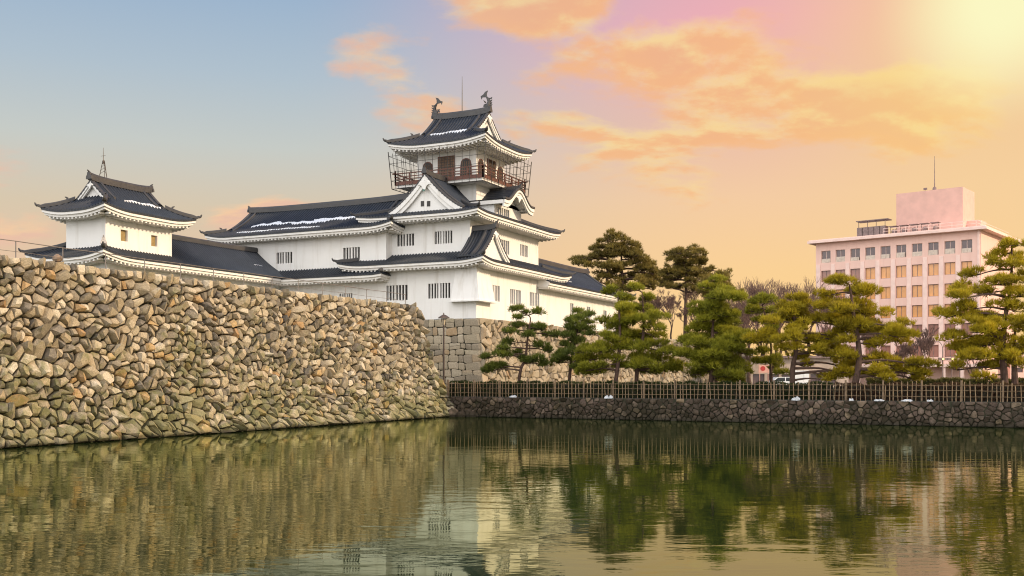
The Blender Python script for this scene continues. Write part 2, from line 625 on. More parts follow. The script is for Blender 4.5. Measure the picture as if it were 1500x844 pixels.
def build_moat_wall():
    rnd = random.Random(5)
    root = thing('moat_wall', 'tall sloping rubble stone wall rising from the moat below the corner turret', 'stone wall', (WALL_X, 45, 0))
    Y0 = 22.0
    L = WALL_Y - Y0

    def P(s, z, d):
        y = Y0 + s * (WALL_Y - batter(z) - Y0) / L
        return (WALL_X - batter(z) + d * 0.96, y, z + d * 0.22)
    seeds = []
    for s, z in jitter_grid(rnd, 0, L - 1.2, 0.0, 7.85, 0.43, 0.41, 0.54):
        if rnd.random() > 0.10:
            seeds.append((s, z))
    for k in range(60):       # a few large stones push their neighbours away
        i = rnd.randrange(len(seeds))
        s, z = seeds[i]
        seeds = [q for q in seeds if q is seeds[i] or (q[0] - s) ** 2 + (q[1] - z) ** 2 > 0.17]
        if i >= len(seeds):
            continue
    for k in range(int((L - 1.2) / 0.5)):      # flat topped row of capping stones
        seeds.append((k * 0.5 + rnd.uniform(-0.08, 0.08), 8.12 + rnd.uniform(-0.03, 0.03)))
    z = 0.3
    k = 0
    while z < 8.3:          # alternating long and short corner stones
        seeds.append((L - (0.55 if k % 2 else 0.85), z))
        if k % 2 == 0:
            seeds.append((L - 0.15, z + 0.05))
        z += 0.52
        k += 1
    mb = MB()
    stones(mb, seeds, (0, L, 0, 8.35), 0.62, P, rnd, gap=0.046, proud=(0.12, 0.34), tilt=0.45)
    mb.build('stone_face', M['stone'], root)

    mb = MB()                # far end of the wall round the corner
    W = 26.0

    def P2(s, z, d):
        return (WALL_X - batter(z) - s + 0.05, WALL_Y - batter(z) + d * 0.9, z)
    stones(mb, jitter_grid(rnd, 0.3, W, 0, 8.3, 0.75, 0.62, 0.36), (0, W, 0, 8.3), 0.9, P2, rnd, gap=0.03, proud=(0.05, 0.16), tilt=0.15)
    mb.build('stone_face', M['stone'], root)
    core = MB()
    zs = [-1.2, 0, 0.8, 1.63, 3.6, 5.7, 8.2]
    o = [batter(max(0, q)) for q in zs]
    e = 0.22
    for i in range(len(zs) - 1):
        a0, a1 = WALL_X - o[i] - e, WALL_X - o[i + 1] - e
        b0, b1 = WALL_Y - o[i] - e, WALL_Y - o[i + 1] - e
        core.poly([(a0, Y0, zs[i]), (a0, b0, zs[i]), (a1, b1, zs[i + 1]), (a1, Y0, zs[i + 1])])
        core.poly([(a0, b0, zs[i]), (-66, b0, zs[i]), (-66, b1, zs[i + 1]), (a1, b1, zs[i + 1])])
    core.poly([(WALL_X - o[-1] - e, Y0, 8.2), (WALL_X - o[-1] - e, WALL_Y - o[-1] - e, 8.2), (-66, WALL_Y - o[-1] - e, 8.2), (-66, Y0, 8.2)])
    core.build('earth_core', M['joint'], root)


build_moat_wall()

# dark rubble at the foot of the corner
rnd = random.Random(9)
for i, (dx, dy, r) in enumerate(((0.15, -0.4, 0.75), (0.75, -0.9, 0.6), (1.25, -1.15, 0.5), (0.1, -1.7, 0.55), (0.55, -0.35, 0.42), (0.9, -1.9, 0.36), (1.6, -1.35, 0.36))):
    mb = MB()
    mb.tint = rnd.uniform(0.5, 0.95)
    n = 7
    rings = []
    for j, (kr, kz) in enumerate(((0.85, -0.5), (1.0, 0.25), (0.75, 0.8), (0.3, 1.05))):
        rings.append([mb.vert((WALL_X + dx + r * kr * rnd.uniform(0.8, 1.15) * math.cos(k * 6.283 / n), WALL_Y + dy + r * kr * rnd.uniform(0.8, 1.15) * math.sin(k * 6.283 / n),
                               0.05 + r * kz * rnd.uniform(0.85, 1.15))) for k in range(n)])
    for r0, r1 in zip(rings, rings[1:]):
        for k in range(n):
            mb.f.append((r0[k], r0[(k + 1) % n], r1[(k + 1) % n], r1[k]))
    mb.f.append(tuple(rings[-1]))
    o = mb.build('rubble_stone', M['bankstone'])
    tag(o, 'dark weathered boulder heaped at the waterline where the two walls meet', 'boulder', 'boulders at the foot of the wall corner')

# ---- tower base
BX, BY = -43.9, 83.9


def build_tower_base():
    rnd = random.Random(11)
    root = thing('keep_stone_foundation', 'cut stone base under the white keep beside the pines', 'stone wall', (BX, BY, 1.5))
    H0, H1 = 1.0, 8.45

    def off(z):
        return 0.75 * (max(0.0, H1 - z) / (H1 - H0)) ** 1.4
    W = 16.0

    def P(s, z, d):
        return (BX + off(z) - s, BY - off(z) - d, z)
    mb = MB()
    zs = [H0]
    while zs[-1] < H1 - 0.62:
        zs.append(zs[-1] + rnd.uniform(0.48, 0.80))
    zs[-1] = H1
    wob = [[(0 if i in (0, len(zs) - 1) else rnd.uniform(-0.13, 0.13)) for _ in range(18)] for i in range(len(zs))]

    def lv(i, s):
        return zs[i] + float(np.interp(s, range(18), wob[i]))
    cells = []
    for i in range(len(zs) - 1):
        s = 0.0
        w = 0.95 if i % 2 else 1.75
        while s < W:
            e = min(W, s + w)
            t0, t1 = (rnd.uniform(-0.09, 0.09) if s > 0 else 0), rnd.uniform(-0.09, 0.09)
            if rnd.random() < 0.25 and s > 0.1 and e - s > 0.9:       # two smaller stones one over the other
                m = rnd.uniform(0.4, 0.6)
                a0, a1 = lv(i, s) * (1 - m) + lv(i + 1, s) * m, lv(i, e) * (1 - m) + lv(i + 1, e) * m
                cells.append([(s, lv(i, s)), (e, lv(i, e)), (e, a1), (s, a0)])
                cells.append([(s, a0), (e, a1), (e, lv(i + 1, e)), (s, lv(i + 1, s))])
            else:
                c = 0.10
                cells.append([(s + c, lv(i, s + c)), (e - c, lv(i, e - c)), (e, lv(i, e) + c), (e, lv(i + 1, e) - c), (e - c, lv(i + 1, e - c)), (s + c, lv(i + 1, s + c)), (s, lv(i + 1, s) - c), (s, lv(i, s) + c)])
            s = e
            w = rnd.uniform(0.5, 1.25)
    seeds = [(0, 0)] * len(cells)
    stones(mb, seeds, (0, W, H0, H1), 1.2, P, rnd, gap=0.020, proud=(0.025, 0.07), tilt=0.03, cells=cells)
    mb.build('front_face', M['ashlar'], root)
    L = 112.0

    def P2(s, z, d):
        return (BX + off(z) + d, BY - off(z) + s, z)
    mb = MB()
    seeds = jitter_grid(rnd, 1.2, L, H0, H1 - 0.45, 0.78, 0.62, 0.42)
    seeds += [(0.45 + 0.3 * (k % 2), H0 + 0.35 + 0.7 * k) for k in range(11)]
    seeds += [(1.4 + k * 0.9 + rnd.uniform(-0.1, 0.1), H1 - 0.2) for k in range(int(L / 0.9))]
    stones(mb, seeds, (0, L, H0, H1), 0.95, P2, rnd, gap=0.03, proud=(0.05, 0.20), tilt=0.30)
    mb.build('side_face', M['ashlar'], root)
    core = MB()
    e = 0.07
    zs = [0.5, 2.5, 5, H1 - 0.03]
    for a, b in zip(zs, zs[1:]):
        oa, ob = off(max(a, H0)) - e, off(b) - e
        core.poly([(BX + oa - W, BY - oa, a), (BX + oa, BY - oa, a), (BX + ob, BY - ob, b), (BX + ob - W, BY - ob, b)])
        core.poly([(BX + oa, BY - oa, a), (BX + oa, BY + L, a), (BX + ob, BY + L, b), (BX + ob, BY - ob, b)])
    core.poly([(BX - W, BY - off(zs[-1]) + e, zs[-1]), (BX + off(zs[-1]) - e, BY - off(zs[-1]) + e, zs[-1]), (BX + off(zs[-1]) - e, BY + L, zs[-1]), (BX - W, BY + L, zs[-1])])
    core.build('earth_core', M['joint'], root)


build_tower_base()


# ---- bank wall of the moat
def bank_y(x):
    return 67.7 - 0.022 * (x + 37)


BANK_TOP = 1.5


def build_bank_wall():
    rnd = random.Random(21)
    root = thing('bank_wall', 'low dark mossy stone bank wall along the far side of the moat', 'stone wall', (0, bank_y(0), 0))
    X0, X1 = -38.0, 42.0

    def P(s, z, d):
        x = X0 + s
        return (x, bank_y(x) + 0.16 * z - d, z)
    mb = MB()
    seeds = [q for q in jitter_grid(rnd, 0, X1 - X0, 0.0, 1.22, 0.40, 0.27, 0.48) if rnd.random() > 0.14]
    seeds += [(k * 0.62 + rnd.uniform(-0.12, 0.12), 1.34) for k in range(int((X1 - X0) / 0.62))]
    stones(mb, seeds, (0, X1 - X0, 0, 1.5), 0.6, P, rnd, gap=0.022, proud=(0.03, 0.2), tilt=0.30, round_=0.18)
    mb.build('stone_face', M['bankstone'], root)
    core = MB()
    core.poly([(X0, bank_y(X0) + 0.02, -1.2), (X1, bank_y(X1) + 0.02, -1.2), (X1, bank_y(X1) + 0.24, 1.47), (X0, bank_y(X0) + 0.24, 1.47)])
    core.poly([(X0, bank_y(X0) + 0.24, 1.47), (X1, bank_y(X1) + 0.24, 1.47), (X1, bank_y(X1) + 0.8, 1.52), (X0, bank_y(X0) + 0.8, 1.52)])
    core.build('earth_core', M['joint'], root)


build_bank_wall()


# ------------------------------------------------------------------ ground and water
def make_ground_mat():
    m, T, b = mat_new('ground_earth')
    p = obj_co(T)
    n = T.noise(p, 0.25, 6, 0.6)
    n2 = T.noise(p, 3.0, 4, 0.6)
    c = T.ramp(n, [(0.3, (0.10, 0.085, 0.05)), (0.5, (0.075, 0.085, 0.035)), (0.7, (0.15, 0.125, 0.08))])
    c = T.mix(T.mr(n2, 0.3, 0.7, 0, 0.4), c, (0.055, 0.06, 0.03, 1))
    T.put(b, 'Base Color', c)
    b.inputs['Roughness'].default_value = 0.95
    bump(T, b, n2, 0.5, 0.08)
    return m


M['ground'] = make_ground_mat()
g = MB()
FAR = 1800
gz = 1.48
g.poly([(-38, bank_y(-38) + 0.6, gz), (150, bank_y(150) + 0.6, gz), (150, FAR, gz), (-38, FAR, gz)])
g.poly([(150, -FAR, gz), (FAR, -FAR, gz), (FAR, FAR, gz), (150, FAR, gz)])
g.poly([(-FAR, -FAR, gz), (-38.6, -FAR, gz), (-38.6, 22, gz), (-FAR, 22, gz)])
g.poly([(-38.6, -FAR, gz), (150, -FAR, gz), (150, 1.5, gz), (-38.6, 1.5, gz)])
g.poly([(-FAR, 22, gz), (-60, 22, gz), (-60, FAR, gz), (-FAR, FAR, gz)])
g.poly([(-60, 66.5, gz), (-38, 66.5, gz), (-38, FAR, gz), (-60, FAR, gz)])
g.poly([(-38.6, 1.5, gz), (150, 1.5, gz), (150, 1.9, -1.2), (-38.6, 1.9, -1.2)])
tag(g.build('ground', M['ground']), kind='structure')
g = MB()          # castle terrace behind the walls
g.poly([(-200, 22, 8.24), (-40.3, 22, 8.24), (-40.3, 66.3, 8.24), (-200, 66.3, 8.24)])
g.poly([(-200, 66.3, 8.24), (-60, 66.3, 8.24), (-60, 83.9, 8.24), (-200, 83.9, 8.24)])
g.poly([(-200, 83.9, 8.24), (-44.2, 83.9, 8.24), (-44.2, 195, 8.24), (-200, 195, 8.24)])
g.poly([(-60, 66.3, 1.4), (-60, 84, 1.4), (-60, 84, 8.24), (-60, 66.3, 8.24)])
tag(g.build('terrace', M['ground']), kind='structure')


def make_water():
    m, T, b = mat_new('moat_water')
    p = obj_co(T)
    q = T.mapping(p, rot=(0, 0, -YAW))
    a = T.noise(T.mapping(q, scale=(0.55, 1.6, 1)), 0.9, 2, 0.45, dist=0.4)
    c = T.noise(T.mapping(q, scale=(0.8, 1.9, 1)), 3.6, 2, 0.45)
    big = T.noise(T.mapping(q, loc=(4, 2, 0), scale=(0.5, 1.0, 1)), 0.11, 3, 0.5)
    amp = T.mr(big, 0.36, 0.64, 0.35, 1.5)
    h = T.math('MULTIPLY', T.math('ADD', T.math('MULTIPLY', a, 1.0), T.math('MULTIPLY', c, 0.22)), amp)
    nd = T.new('ShaderNodeBump')
    nd.inputs['Strength'].default_value = 0.5
    nd.inputs['Distance'].default_value = 0.016
    T.put(nd, 'Height', h)
    T.l.new(nd.outputs[0], b.inputs['Normal'])
    # murky green body under a clear reflecting surface
    b.inputs['Base Color'].default_value = (0.012, 0.024, 0.009, 1)
    b.inputs['Roughness'].default_value = 0.6
    b.inputs['Specular IOR Level'].default_value = 0.0
    fr = T.new('ShaderNodeFresnel')
    fr.inputs['IOR'].default_value = 2.7
    T.l.new(nd.outputs[0], fr.inputs['Normal'])
    gl = T.new('ShaderNodeBsdfGlossy')
    gl.inputs['Roughness'].default_value = 0.02
    gl.inputs['Color'].default_value = (0.90, 0.93, 0.65, 1)
    T.l.new(nd.outputs[0], gl.inputs['Normal'])
    mx = T.new('ShaderNodeMixShader')
    T.l.new(fr.outputs[0], mx.inputs[0]); T.l.new(b.outputs[0], mx.inputs[1]); T.l.new(gl.outputs[0], mx.inputs[2])
    T.l.new(mx.outputs[0], T.n['Material Output'].inputs[0])
    return m


M['water'] = make_water()
g = MB()
g.poly([(-40, 1.0, 0), (152, 1.0, 0), (152, 70, 0), (-40, 70, 0)])
tag(g.build('water', M['water']), kind='structure')

# ------------------------------------------------------------------ tiled roofs
V2 = lambda a, b: Vector((a, b))
RIB = [(-0.5, 0.0), (-0.27, 0.0), (-0.14, 0.085), (0.0, 0.10), (0.14, 0.085), (0.27, 0.0)]


def fprof(u):
    return 0.60 * u + 0.40 * u * u


class Side:
    """one roof slope: eave from A along t (length L), n points up the slope in plan"""
    def __init__(s, A, t, n, L, z0, rise, Rf, up=0.0, w=4.0, hipA=True, hipB=True):
        s.A, s.t, s.n, s.L, s.z0, s.rise, s.Rf, s.up, s.w, s.hipA, s.hipB = Vector(A), Vector(t), Vector(n), L, z0, rise, Rf, up, w, hipA, hipB

    def z(s, a, d):
        c = 1e9
        if s.hipA: c = min(c, a)
        if s.hipB: c = min(c, s.L - a)
        k = max(0.0, 1 - c / s.w)
        return s.z0 + s.rise * fprof(d / s.Rf) + s.up * k * k

    def p(s, a, d, dz=0.0):
        q = s.A + s.t * a + s.n * d
        return Vector((q.x, q.y, s.z(a, d) + dz))

    def tiles(s, mb, tmax, s0=None, s1=None, pitch=0.34, rows=9):
        s0 = 0.0 if s0 is None else s0
        s1 = s.L if s1 is None else s1
        n = max(1, round((s1 - s0) / pitch))
        pw = (s1 - s0) / n
        xs = []
        for k in range(n):
            for o, h in RIB:
                xs.append((s0 + (k + 0.5 + o) * pw, h))
        xs.append((s1, 0.0))
        cols = []
        for a, h in xs:
            D = max(0.0, tmax(a))
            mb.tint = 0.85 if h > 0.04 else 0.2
            col = [mb.vert(s.p(a, 0, -0.13))]
            for j in range(rows + 1):
                d = D * j / rows
                col.append(mb.vert(s.p(a, d, h)))
            cols.append(col)
        mb.tint = 0.7
        for c0, c1 in zip(cols, cols[1:]):
            for j in range(len(c0) - 1):
                mb.f.append((c0[j], c1[j], c1[j + 1], c0[j + 1]))

    def eave(s, mb, raf, over, depth=0.44, endA=True, endB=True):
        prof = [(0.05, -0.02), (0.05, -0.12), (0.05, -0.12 - depth * 0.5), (0.20, -0.12 - depth * 0.5), (0.20, -0.12 - depth), (over + 0.05, -0.12 - depth + 0.10)]
        n = 26
        rows = []
        for d, dz in prof:
            a0 = d if s.hipA else 0
            a1 = s.L - d if s.hipB else s.L
            row = []
            for k in range(n + 1):
                u = k / n
                q = s.A + s.t * (a0 + (a1 - a0) * u) + s.n * d
                row.append(mb.vert((q.x, q.y, s.z(s.L * u, 0) + dz)))
            rows.append(row)
        for r0, r1 in zip(rows, rows[1:]):
            for k in range(n):
                mb.f.append((r0[k], r0[k + 1], r1[k + 1], r1[k]))
        a = 0.35 if s.hipA else 0.2
        while a < s.L - 0.3:
            z = s.z(a, 0) - 0.12 - depth
            lim = over - 0.02
            if s.hipA: lim = min(lim, a - 0.12)
            if s.hipB: lim = min(lim, s.L - a - 0.12)
            if lim > 0.4:
                q = s.A + s.t * (a - 0.085) + s.n * 0.25
                raf.obox((q.x, q.y, z - 0.13), (s.t.x, s.t.y, 0), (s.n.x, s.n.y, 0), (0, 0, 1), 0.17, lim - 0.25, 0.15)
            a += 0.44


def hip_path(c, t, n, side, length, k=9):
    """from the eave corner c up along the 45 degree hip"""
    out = []
    c, t, n = Vector(c), Vector(t), Vector(n)
    tip = c - (t + n) * 0.16
    out.append((tip.x, tip.y, side.z(0, 0) + 0.14))
    for i in range(k + 1):
        e = length * i / k
        q = c + (t + n) * e
        out.append((q.x, q.y, side.z(e, e) + 0.03))
    return out


def ornament(mb, p, o, w=0.55, h=0.75):
    """ridge end tile: a shield with a knob on a ridge end, facing direction o"""
    p = Vector(p)
    o = Vector((o[0], o[1], 0))
    w *= 0.82; h *= 0.78
    l = Vector((-o.y, o.x, 0))
    out = [(-w * 0.55, 0), (-w * 0.5, h * 0.35), (-w * 0.32, h * 0.55), (-w * 0.30, h * 0.8), (0, h), (w * 0.30, h * 0.8), (w * 0.32, h * 0.55), (w * 0.5, h * 0.35), (w * 0.55, 0)]
    mb.prism(out, p, l, (0, 0, 1), o, 0.16)
    mb.tube([p + o * 0.05 + Vector((0, 0, h * 0.8)), p + o * 0.16 + Vector((0, 0, h * 1.02)), p + o * 0.28 + Vector((0, 0, h * 1.12))], [0.09, 0.07, 0.04], 6)


def gable_end(parts, plane, lat, out, half, zc, zbase, bb=0.42, windows=False, inset=0.38, wide=0.0):
    """triangular end: white wall, curved white bargeboards, tile verge. zc(lateral distance) is the roof line"""
    tile, ridge, white = parts
    P = Vector(plane); l = Vector(lat); o = Vector(out)

    def q(a, dz, off):
        s = P + l * a + o * off
        return Vector((s.x, s.y, zc(abs(a)) + dz))
    n = 9
    # wall
    top = [q(half * k / n, -0.12, -inset) for k in range(-n, n + 1)]
    b0 = P + l * (-half) - o * inset; b1 = P + l * half - o * inset
    base = [Vector((b1.x, b1.y, zbase - 0.3)), Vector((b0.x, b0.y, zbase - 0.3))]
    cz = Vector(((P - o * inset).x, (P - o * inset).y, zbase - 0.3))
    for a, b in zip(top, top[1:]):
        white.poly([a, b, (b.x, b.y, zbase - 0.3), (a.x, a.y, zbase - 0.3)])
    # bargeboards: two stepped bands each side
    for sg in (-1, 1):
        for dep, w0, w1 in ((0.0, 0.06, bb * 0.55), (-0.10, bb * 0.50, bb)):
            ring = []
            for k in range(n + 1):
                a = sg * half * 1.02 * k / n
                ring.append([white.vert(q(a, -w0, dep)), white.vert(q(a, -w1, dep)), white.vert(q(a, -w1, dep - 0.16)), white.vert(q(a, -w0, dep - 0.16))])
            for r0, r1 in zip(ring, ring[1:]):
                for k in range(4):
                    white.f.append((r0[k], r0[(k + 1) % 4], r1[(k + 1) % 4], r1[k]))
            white.f.append(tuple(ring[-1]))
        path = [q(sg * half * 1.05 * k / n, 0.02, -0.16) for k in range(n, -1, -1)]
        ridge.beam(path, 0.34, 0.17, 0.06)
        path = [q(sg * half * 1.0 * k / n, 0.02, -0.95) for k in range(n, -1, -1)]
        ridge.beam(path, 0.26, 0.24, 0.02)
        # round verge tile ends
        L = sum((path[i + 1] - path[i]).length for i in range(n))
        m = max(4, int(L / 0.36))
        for k in range(m):
            a = sg * half * 1.03 * (k + 0.5) / m
            c = q(a, 0.0, -0.30)
            tile.tube([c, c + Vector((o.x, o.y, 0)) * 0.36], 0.062, 6)
    # hanging ornament under the apex
    c = q(0, -bb * 0.75, 0.0)
    pts = [(-0.62, -0.20), (-0.40, -0.02), (-0.16, 0.02), (0, 0.12), (0.16, 0.02), (0.40, -0.02), (0.62, -0.20), (0.38, -0.20), (0.20, -0.34), (0.10, -0.58), (0, -0.68), (-0.10, -0.58), (-0.20, -0.34), (-0.38, -0.20)]
    k = max(0.6, half / 3.2)
    white.prism([(a * k, b * k) for a, b in pts], c + Vector((o.x, o.y, 0)) * 0.02, Vector((l.x, l.y, 0)), (0, 0, 1), Vector((o.x, o.y, 0)), 0.08)


def finish_roof(root, tile, ridge, white, raf, orn=None, gable=None, more=()):
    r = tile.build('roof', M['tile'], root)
    if ridge.f:
        ridge.build('ridge', M['ridge'], r)
    for q in more:
        q.build('ridge', M['ridge'], r)
    white.build('eave', M['eave'], r)
    if raf.f:
        raf.build('rafter_ends', M['eave'], r)
    for gb in gable or ():
        gb.build('gable', M['plaster'], r)
    return r


def irimoya(root, x0, x1, y0, y1, z0, rise, axis, a, over, up=0.3, w=3.5, ridge_h=0.5, ends=(True, True), front_only=True, ridge_len=None, bb=0.42, hip_w=0.34):
    """hip and gable roof over the eave rectangle; ridge along axis"""
    tile, ridge, white, raf, gabs = MB(), MB(), MB(), MB(), []
    if axis == 'x':
        sides = [(V2(x0, y0), V2(1, 0), V2(0, 1), x1 - x0), (V2(x1, y1), V2(-1, 0), V2(0, -1), x1 - x0)]
        endsd = [(V2(x0, y1), V2(0, -1), V2(1, 0), y1 - y0, ends[0]), (V2(x1, y0), V2(0, 1), V2(-1, 0), y1 - y0, ends[1])]
        half = (y1 - y0) / 2
    else:
        sides = [(V2(x1, y0), V2(0, 1), V2(-1, 0), y1 - y0), (V2(x0, y1), V2(0, -1), V2(1, 0), y1 - y0)]
        endsd = [(V2(x0, y0), V2(1, 0), V2(0, 1), x1 - x0, ends[0]), (V2(x1, y1), V2(-1, 0), V2(0, -1), x1 - x0, ends[1])]
        half = (x1 - x0) / 2
    out = []
    for i, (A, t, n, L) in enumerate(sides):
        eA, eB = (ends if i == 0 else ends[::-1])
        S = Side(A, t, n, L, z0, rise, half, up, w, eA, eB)
        out.append(S)
        if eA: S.tiles(tile, lambda q: q, 0, a, rows=5)
        S.tiles(tile, lambda q: half, a if eA else 0, L - a if eB else L, rows=12)
        if eB: S.tiles(tile, lambda q: L - q, L - a, L, rows=5)
        S.eave(white, raf, over)
    for A, t, n, L, on in endsd:
        if not on:
            continue
        S = Side(A, t, n, L, z0, rise, half, up, w)
        S.tiles(tile, lambda q: min(q, L - q) if min(q, L - q) < a else a + 0.45, rows=6)
        S.eave(white, raf, over)
        for c, tt in ((A, t), (A + t * L, -t)):
            hp = hip_path(c, tt, n, S, a)
            ridge.beam(hp, hip_w, [0.16, 0.22] + [0.30] * (len(hp) - 2), 0.03)
            p = hp[0]
            dr = -(tt + n).normalized()
            ridge.tube([Vector(p), Vector(p) + Vector((dr.x * 0.16, dr.y * 0.16, 0.12)), Vector(p) + Vector((dr.x * 0.24, dr.y * 0.24, 0.28))], [0.12, 0.10, 0.05], 6)
            e = c + (tt + n) * (a * 0.8)
            ornament(ridge, (e.x, e.y, S.z(a * 0.8, a * 0.8) + 0.1), dr, 0.34, 0.42)
        g = half - a
        pl = A + t * (L / 2) + n * a
        gab = MB()
        gabs.append(gab)
        gable_end((tile, ridge, gab), pl, t, -n, g, lambda q: z0 + rise * fprof((half - q) / half), z0 + rise * fprof(a / half), bb)
    for i, on in enumerate(ends):
        if on:
            continue
        A, t, n, L = endsd[i][:4]
        for c, tt in ((A, t), (A + t * L, -t)):
            S0 = out[0]
            z = z0
            pts = [(0.06, -0.03), (0.06, -0.34), (0.20, -0.34), (0.20, -0.56), (over + 0.05, -0.46), (over + 0.05, 0.0 + rise * fprof((over + 0.05) / half) - 0.02)]
            white.prism(pts, (c.x, c.y, z), (tt.x, tt.y, 0), (0, 0, 1), (n.x, n.y, 0), 0.06)
    # main ridge
    c0 = endsd[0][0] + endsd[0][1] * half + endsd[0][2] * (a - 0.05 if ends[0] else 0)
    c1 = endsd[1][0] + endsd[1][1] * half + endsd[1][2] * (a - 0.05 if ends[1] else 0)
    zt = z0 + rise
    path = []
    for k in range(13):
        u = k / 12
        q = c0.lerp(c1, u)
        path.append((q.x, q.y, zt + 0.16 * (2 * u - 1) ** 4))
    ridge.beam(path, 0.46, ridge_h, 0.12)
    d = (c1 - c0).normalized()
    if ends[0]: ornament(ridge, (c0.x, c0.y, zt + 0.1), -d, 0.7, 0.85)
    if ends[1]: ornament(ridge, (c1.x, c1.y, zt + 0.1), d, 0.7, 0.85)
    return finish_roof(root, tile, ridge, white, raf, gable=gabs), out, (c0, c1, zt + ridge_h + 0.16)


def hip_ring(root, x0, x1, y0, y1, ins, z0, rise, Rf, over, up=0.3, w=3.5, sides='frbl', rows=8):
    """pent roof round a storey; ins = run at front, right, back, left (to the wall of the next storey)"""
    tile, white, raf = MB(), MB(), MB()
    hips = []
    f, r, b, l = ins
    data = {'f': (V2(x0, y0), V2(1, 0), V2(0, 1), x1 - x0, f), 'r': (V2(x1, y0), V2(0, 1), V2(-1, 0), y1 - y0, r),
            'b': (V2(x1, y1), V2(-1, 0), V2(0, -1), x1 - x0, b), 'l': (V2(x0, y1), V2(0, -1), V2(1, 0), y1 - y0, l)}
    res = {}
    for k in sides:
        A, t, n, L, run = data[k]
        S = Side(A, t, n, L, z0, rise, Rf, up, w)
        res[k] = S
        S.tiles(tile, lambda q: min(run + 0.05, q, L - q), rows=rows)
        S.eave(white, raf, over)
        hl = min(run, data['lfrb'['frbl'.index(k)]][4])
        hp = hip_path(A, t, n, S, hl)
        ridge = MB()
        hips.append(ridge)
        ridge.beam(hp, 0.34, [0.16, 0.22] + [0.30] * (len(hp) - 2), 0.03)
        dr = -(t + n).normalized()
        p = Vector(hp[0])
        ridge.tube([p, p + Vector((dr.x * 0.16, dr.y * 0.16, 0.12)), p + Vector((dr.x * 0.24, dr.y * 0.24, 0.28))], [0.12, 0.10, 0.05], 6)
    return finish_roof(root, tile, MB(), white, raf, more=hips), res


def dormer(root, plane, out, half, zb, za, length, name='gable_roof', windows=0, bb=0.5, parent=None):
    """gabled dormer; plane = plan point under the front of its ridge, out = facing direction"""
    tile, ridge, white, raf, gab = MB(), MB(), MB(), MB(), MB()
    P, o = Vector(plane), Vector(out)
    l = Vector((-o.y, o.x))
    for sg in (-1, 1):
        A = P + l * sg * half
        S = Side(A, -o, -l * sg, length, zb, za - zb, half, 0, 1, False, False)
        S.tiles(tile, lambda q: half, rows=10)
    gable_end((tile, ridge, gab), P, l, o, half, lambda q: zb + (za - zb) * fprof(max(0, half - q) / half), zb, bb)
    path = [(P - o * (length * k / 6)) for k in range(7)]
    ridge.beam([(q.x, q.y, za + (0.14 if k == 0 else 0.03 if k == 1 else 0)) for k, q in enumerate(path)], 0.42, 0.42, 0.1)
    ornament(ridge, (P.x, P.y, za + 0.08), o, 0.62, 0.80)
    r = tile.build(name, M['tile'], root)
    ridge.build('ridge', M['ridge'], r)
    g = gab.build('gable', M['plaster'], r)
    return r


# ------------------------------------------------------------------ plastered walls with real window openings
def wall_face(mb, o, u, n, W, H, wins, depth=0.24):
    """o: bottom corner, u: along, n: outward normal. wins: (u0, u1, v0, v1) openings"""
    o, u, n = Vector(o), Vector(u), Vector(n)
    up = Vector((0, 0, 1))
    xs = sorted({0, W, *[w[0] for w in wins], *[w[1] for w in wins]})
    ys = sorted({0, H, *[w[2] for w in wins], *[w[3] for w in wins]})
    for a0, a1 in zip(xs, xs[1:]):
        for b0, b1 in zip(ys, ys[1:]):
            ca, cb = (a0 + a1) / 2, (b0 + b1) / 2
            if any(w[0] < ca < w[1] and w[2] < cb < w[3] for w in wins):
                continue
            mb.poly([o + u * a0 + up * b0, o + u * a1 + up * b0, o + u * a1 + up * b1, o + u * a0 + up * b1])
    for w in wins:
        a0, a1, b0, b1 = w[:4]
        q = [o + u * a0 + up * b0, o + u * a1 + up * b0, o + u * a1 + up * b1, o + u * a0 + up * b1]
        for i in range(4):
            j = (i + 1) % 4
            mb.poly([q[i], q[i] - n * depth, q[j] - n * depth, q[j]])


def window(root, o, u, n, w, bars=5, depth=0.24, mat='dark', barmat='plaster', wide=0.10):
    o, u, n = Vector(o), Vector(u), Vector(n)
    up = Vector((0, 0, 1))
    a0, a1, b0, b1 = w[:4]
    mb = MB()
    mb.poly([o + u * a0 + up * b0 - n * (depth - 0.004), o + u * a1 + up * b0 - n * (depth - 0.004), o + u * a1 + up * b1 - n * (depth - 0.004), o + u * a0 + up * b1 - n * (depth - 0.004)])
    win = mb.build('window', M[mat], root)
    if bars:
        mb = MB()
        for k in range(1, bars + 1):
            c = a0 + (a1 - a0) * k / (bars + 1)
            ww = wide * (1.9 if bars >= 5 and k == (bars + 1) // 2 else 1.0)
            mb.obox(o + u * (c - ww / 2) + up * b0 - n * 0.16, u, n, up, ww, 0.13, b1 - b0)
        mb.build('bars', M[barmat], win)
    return win


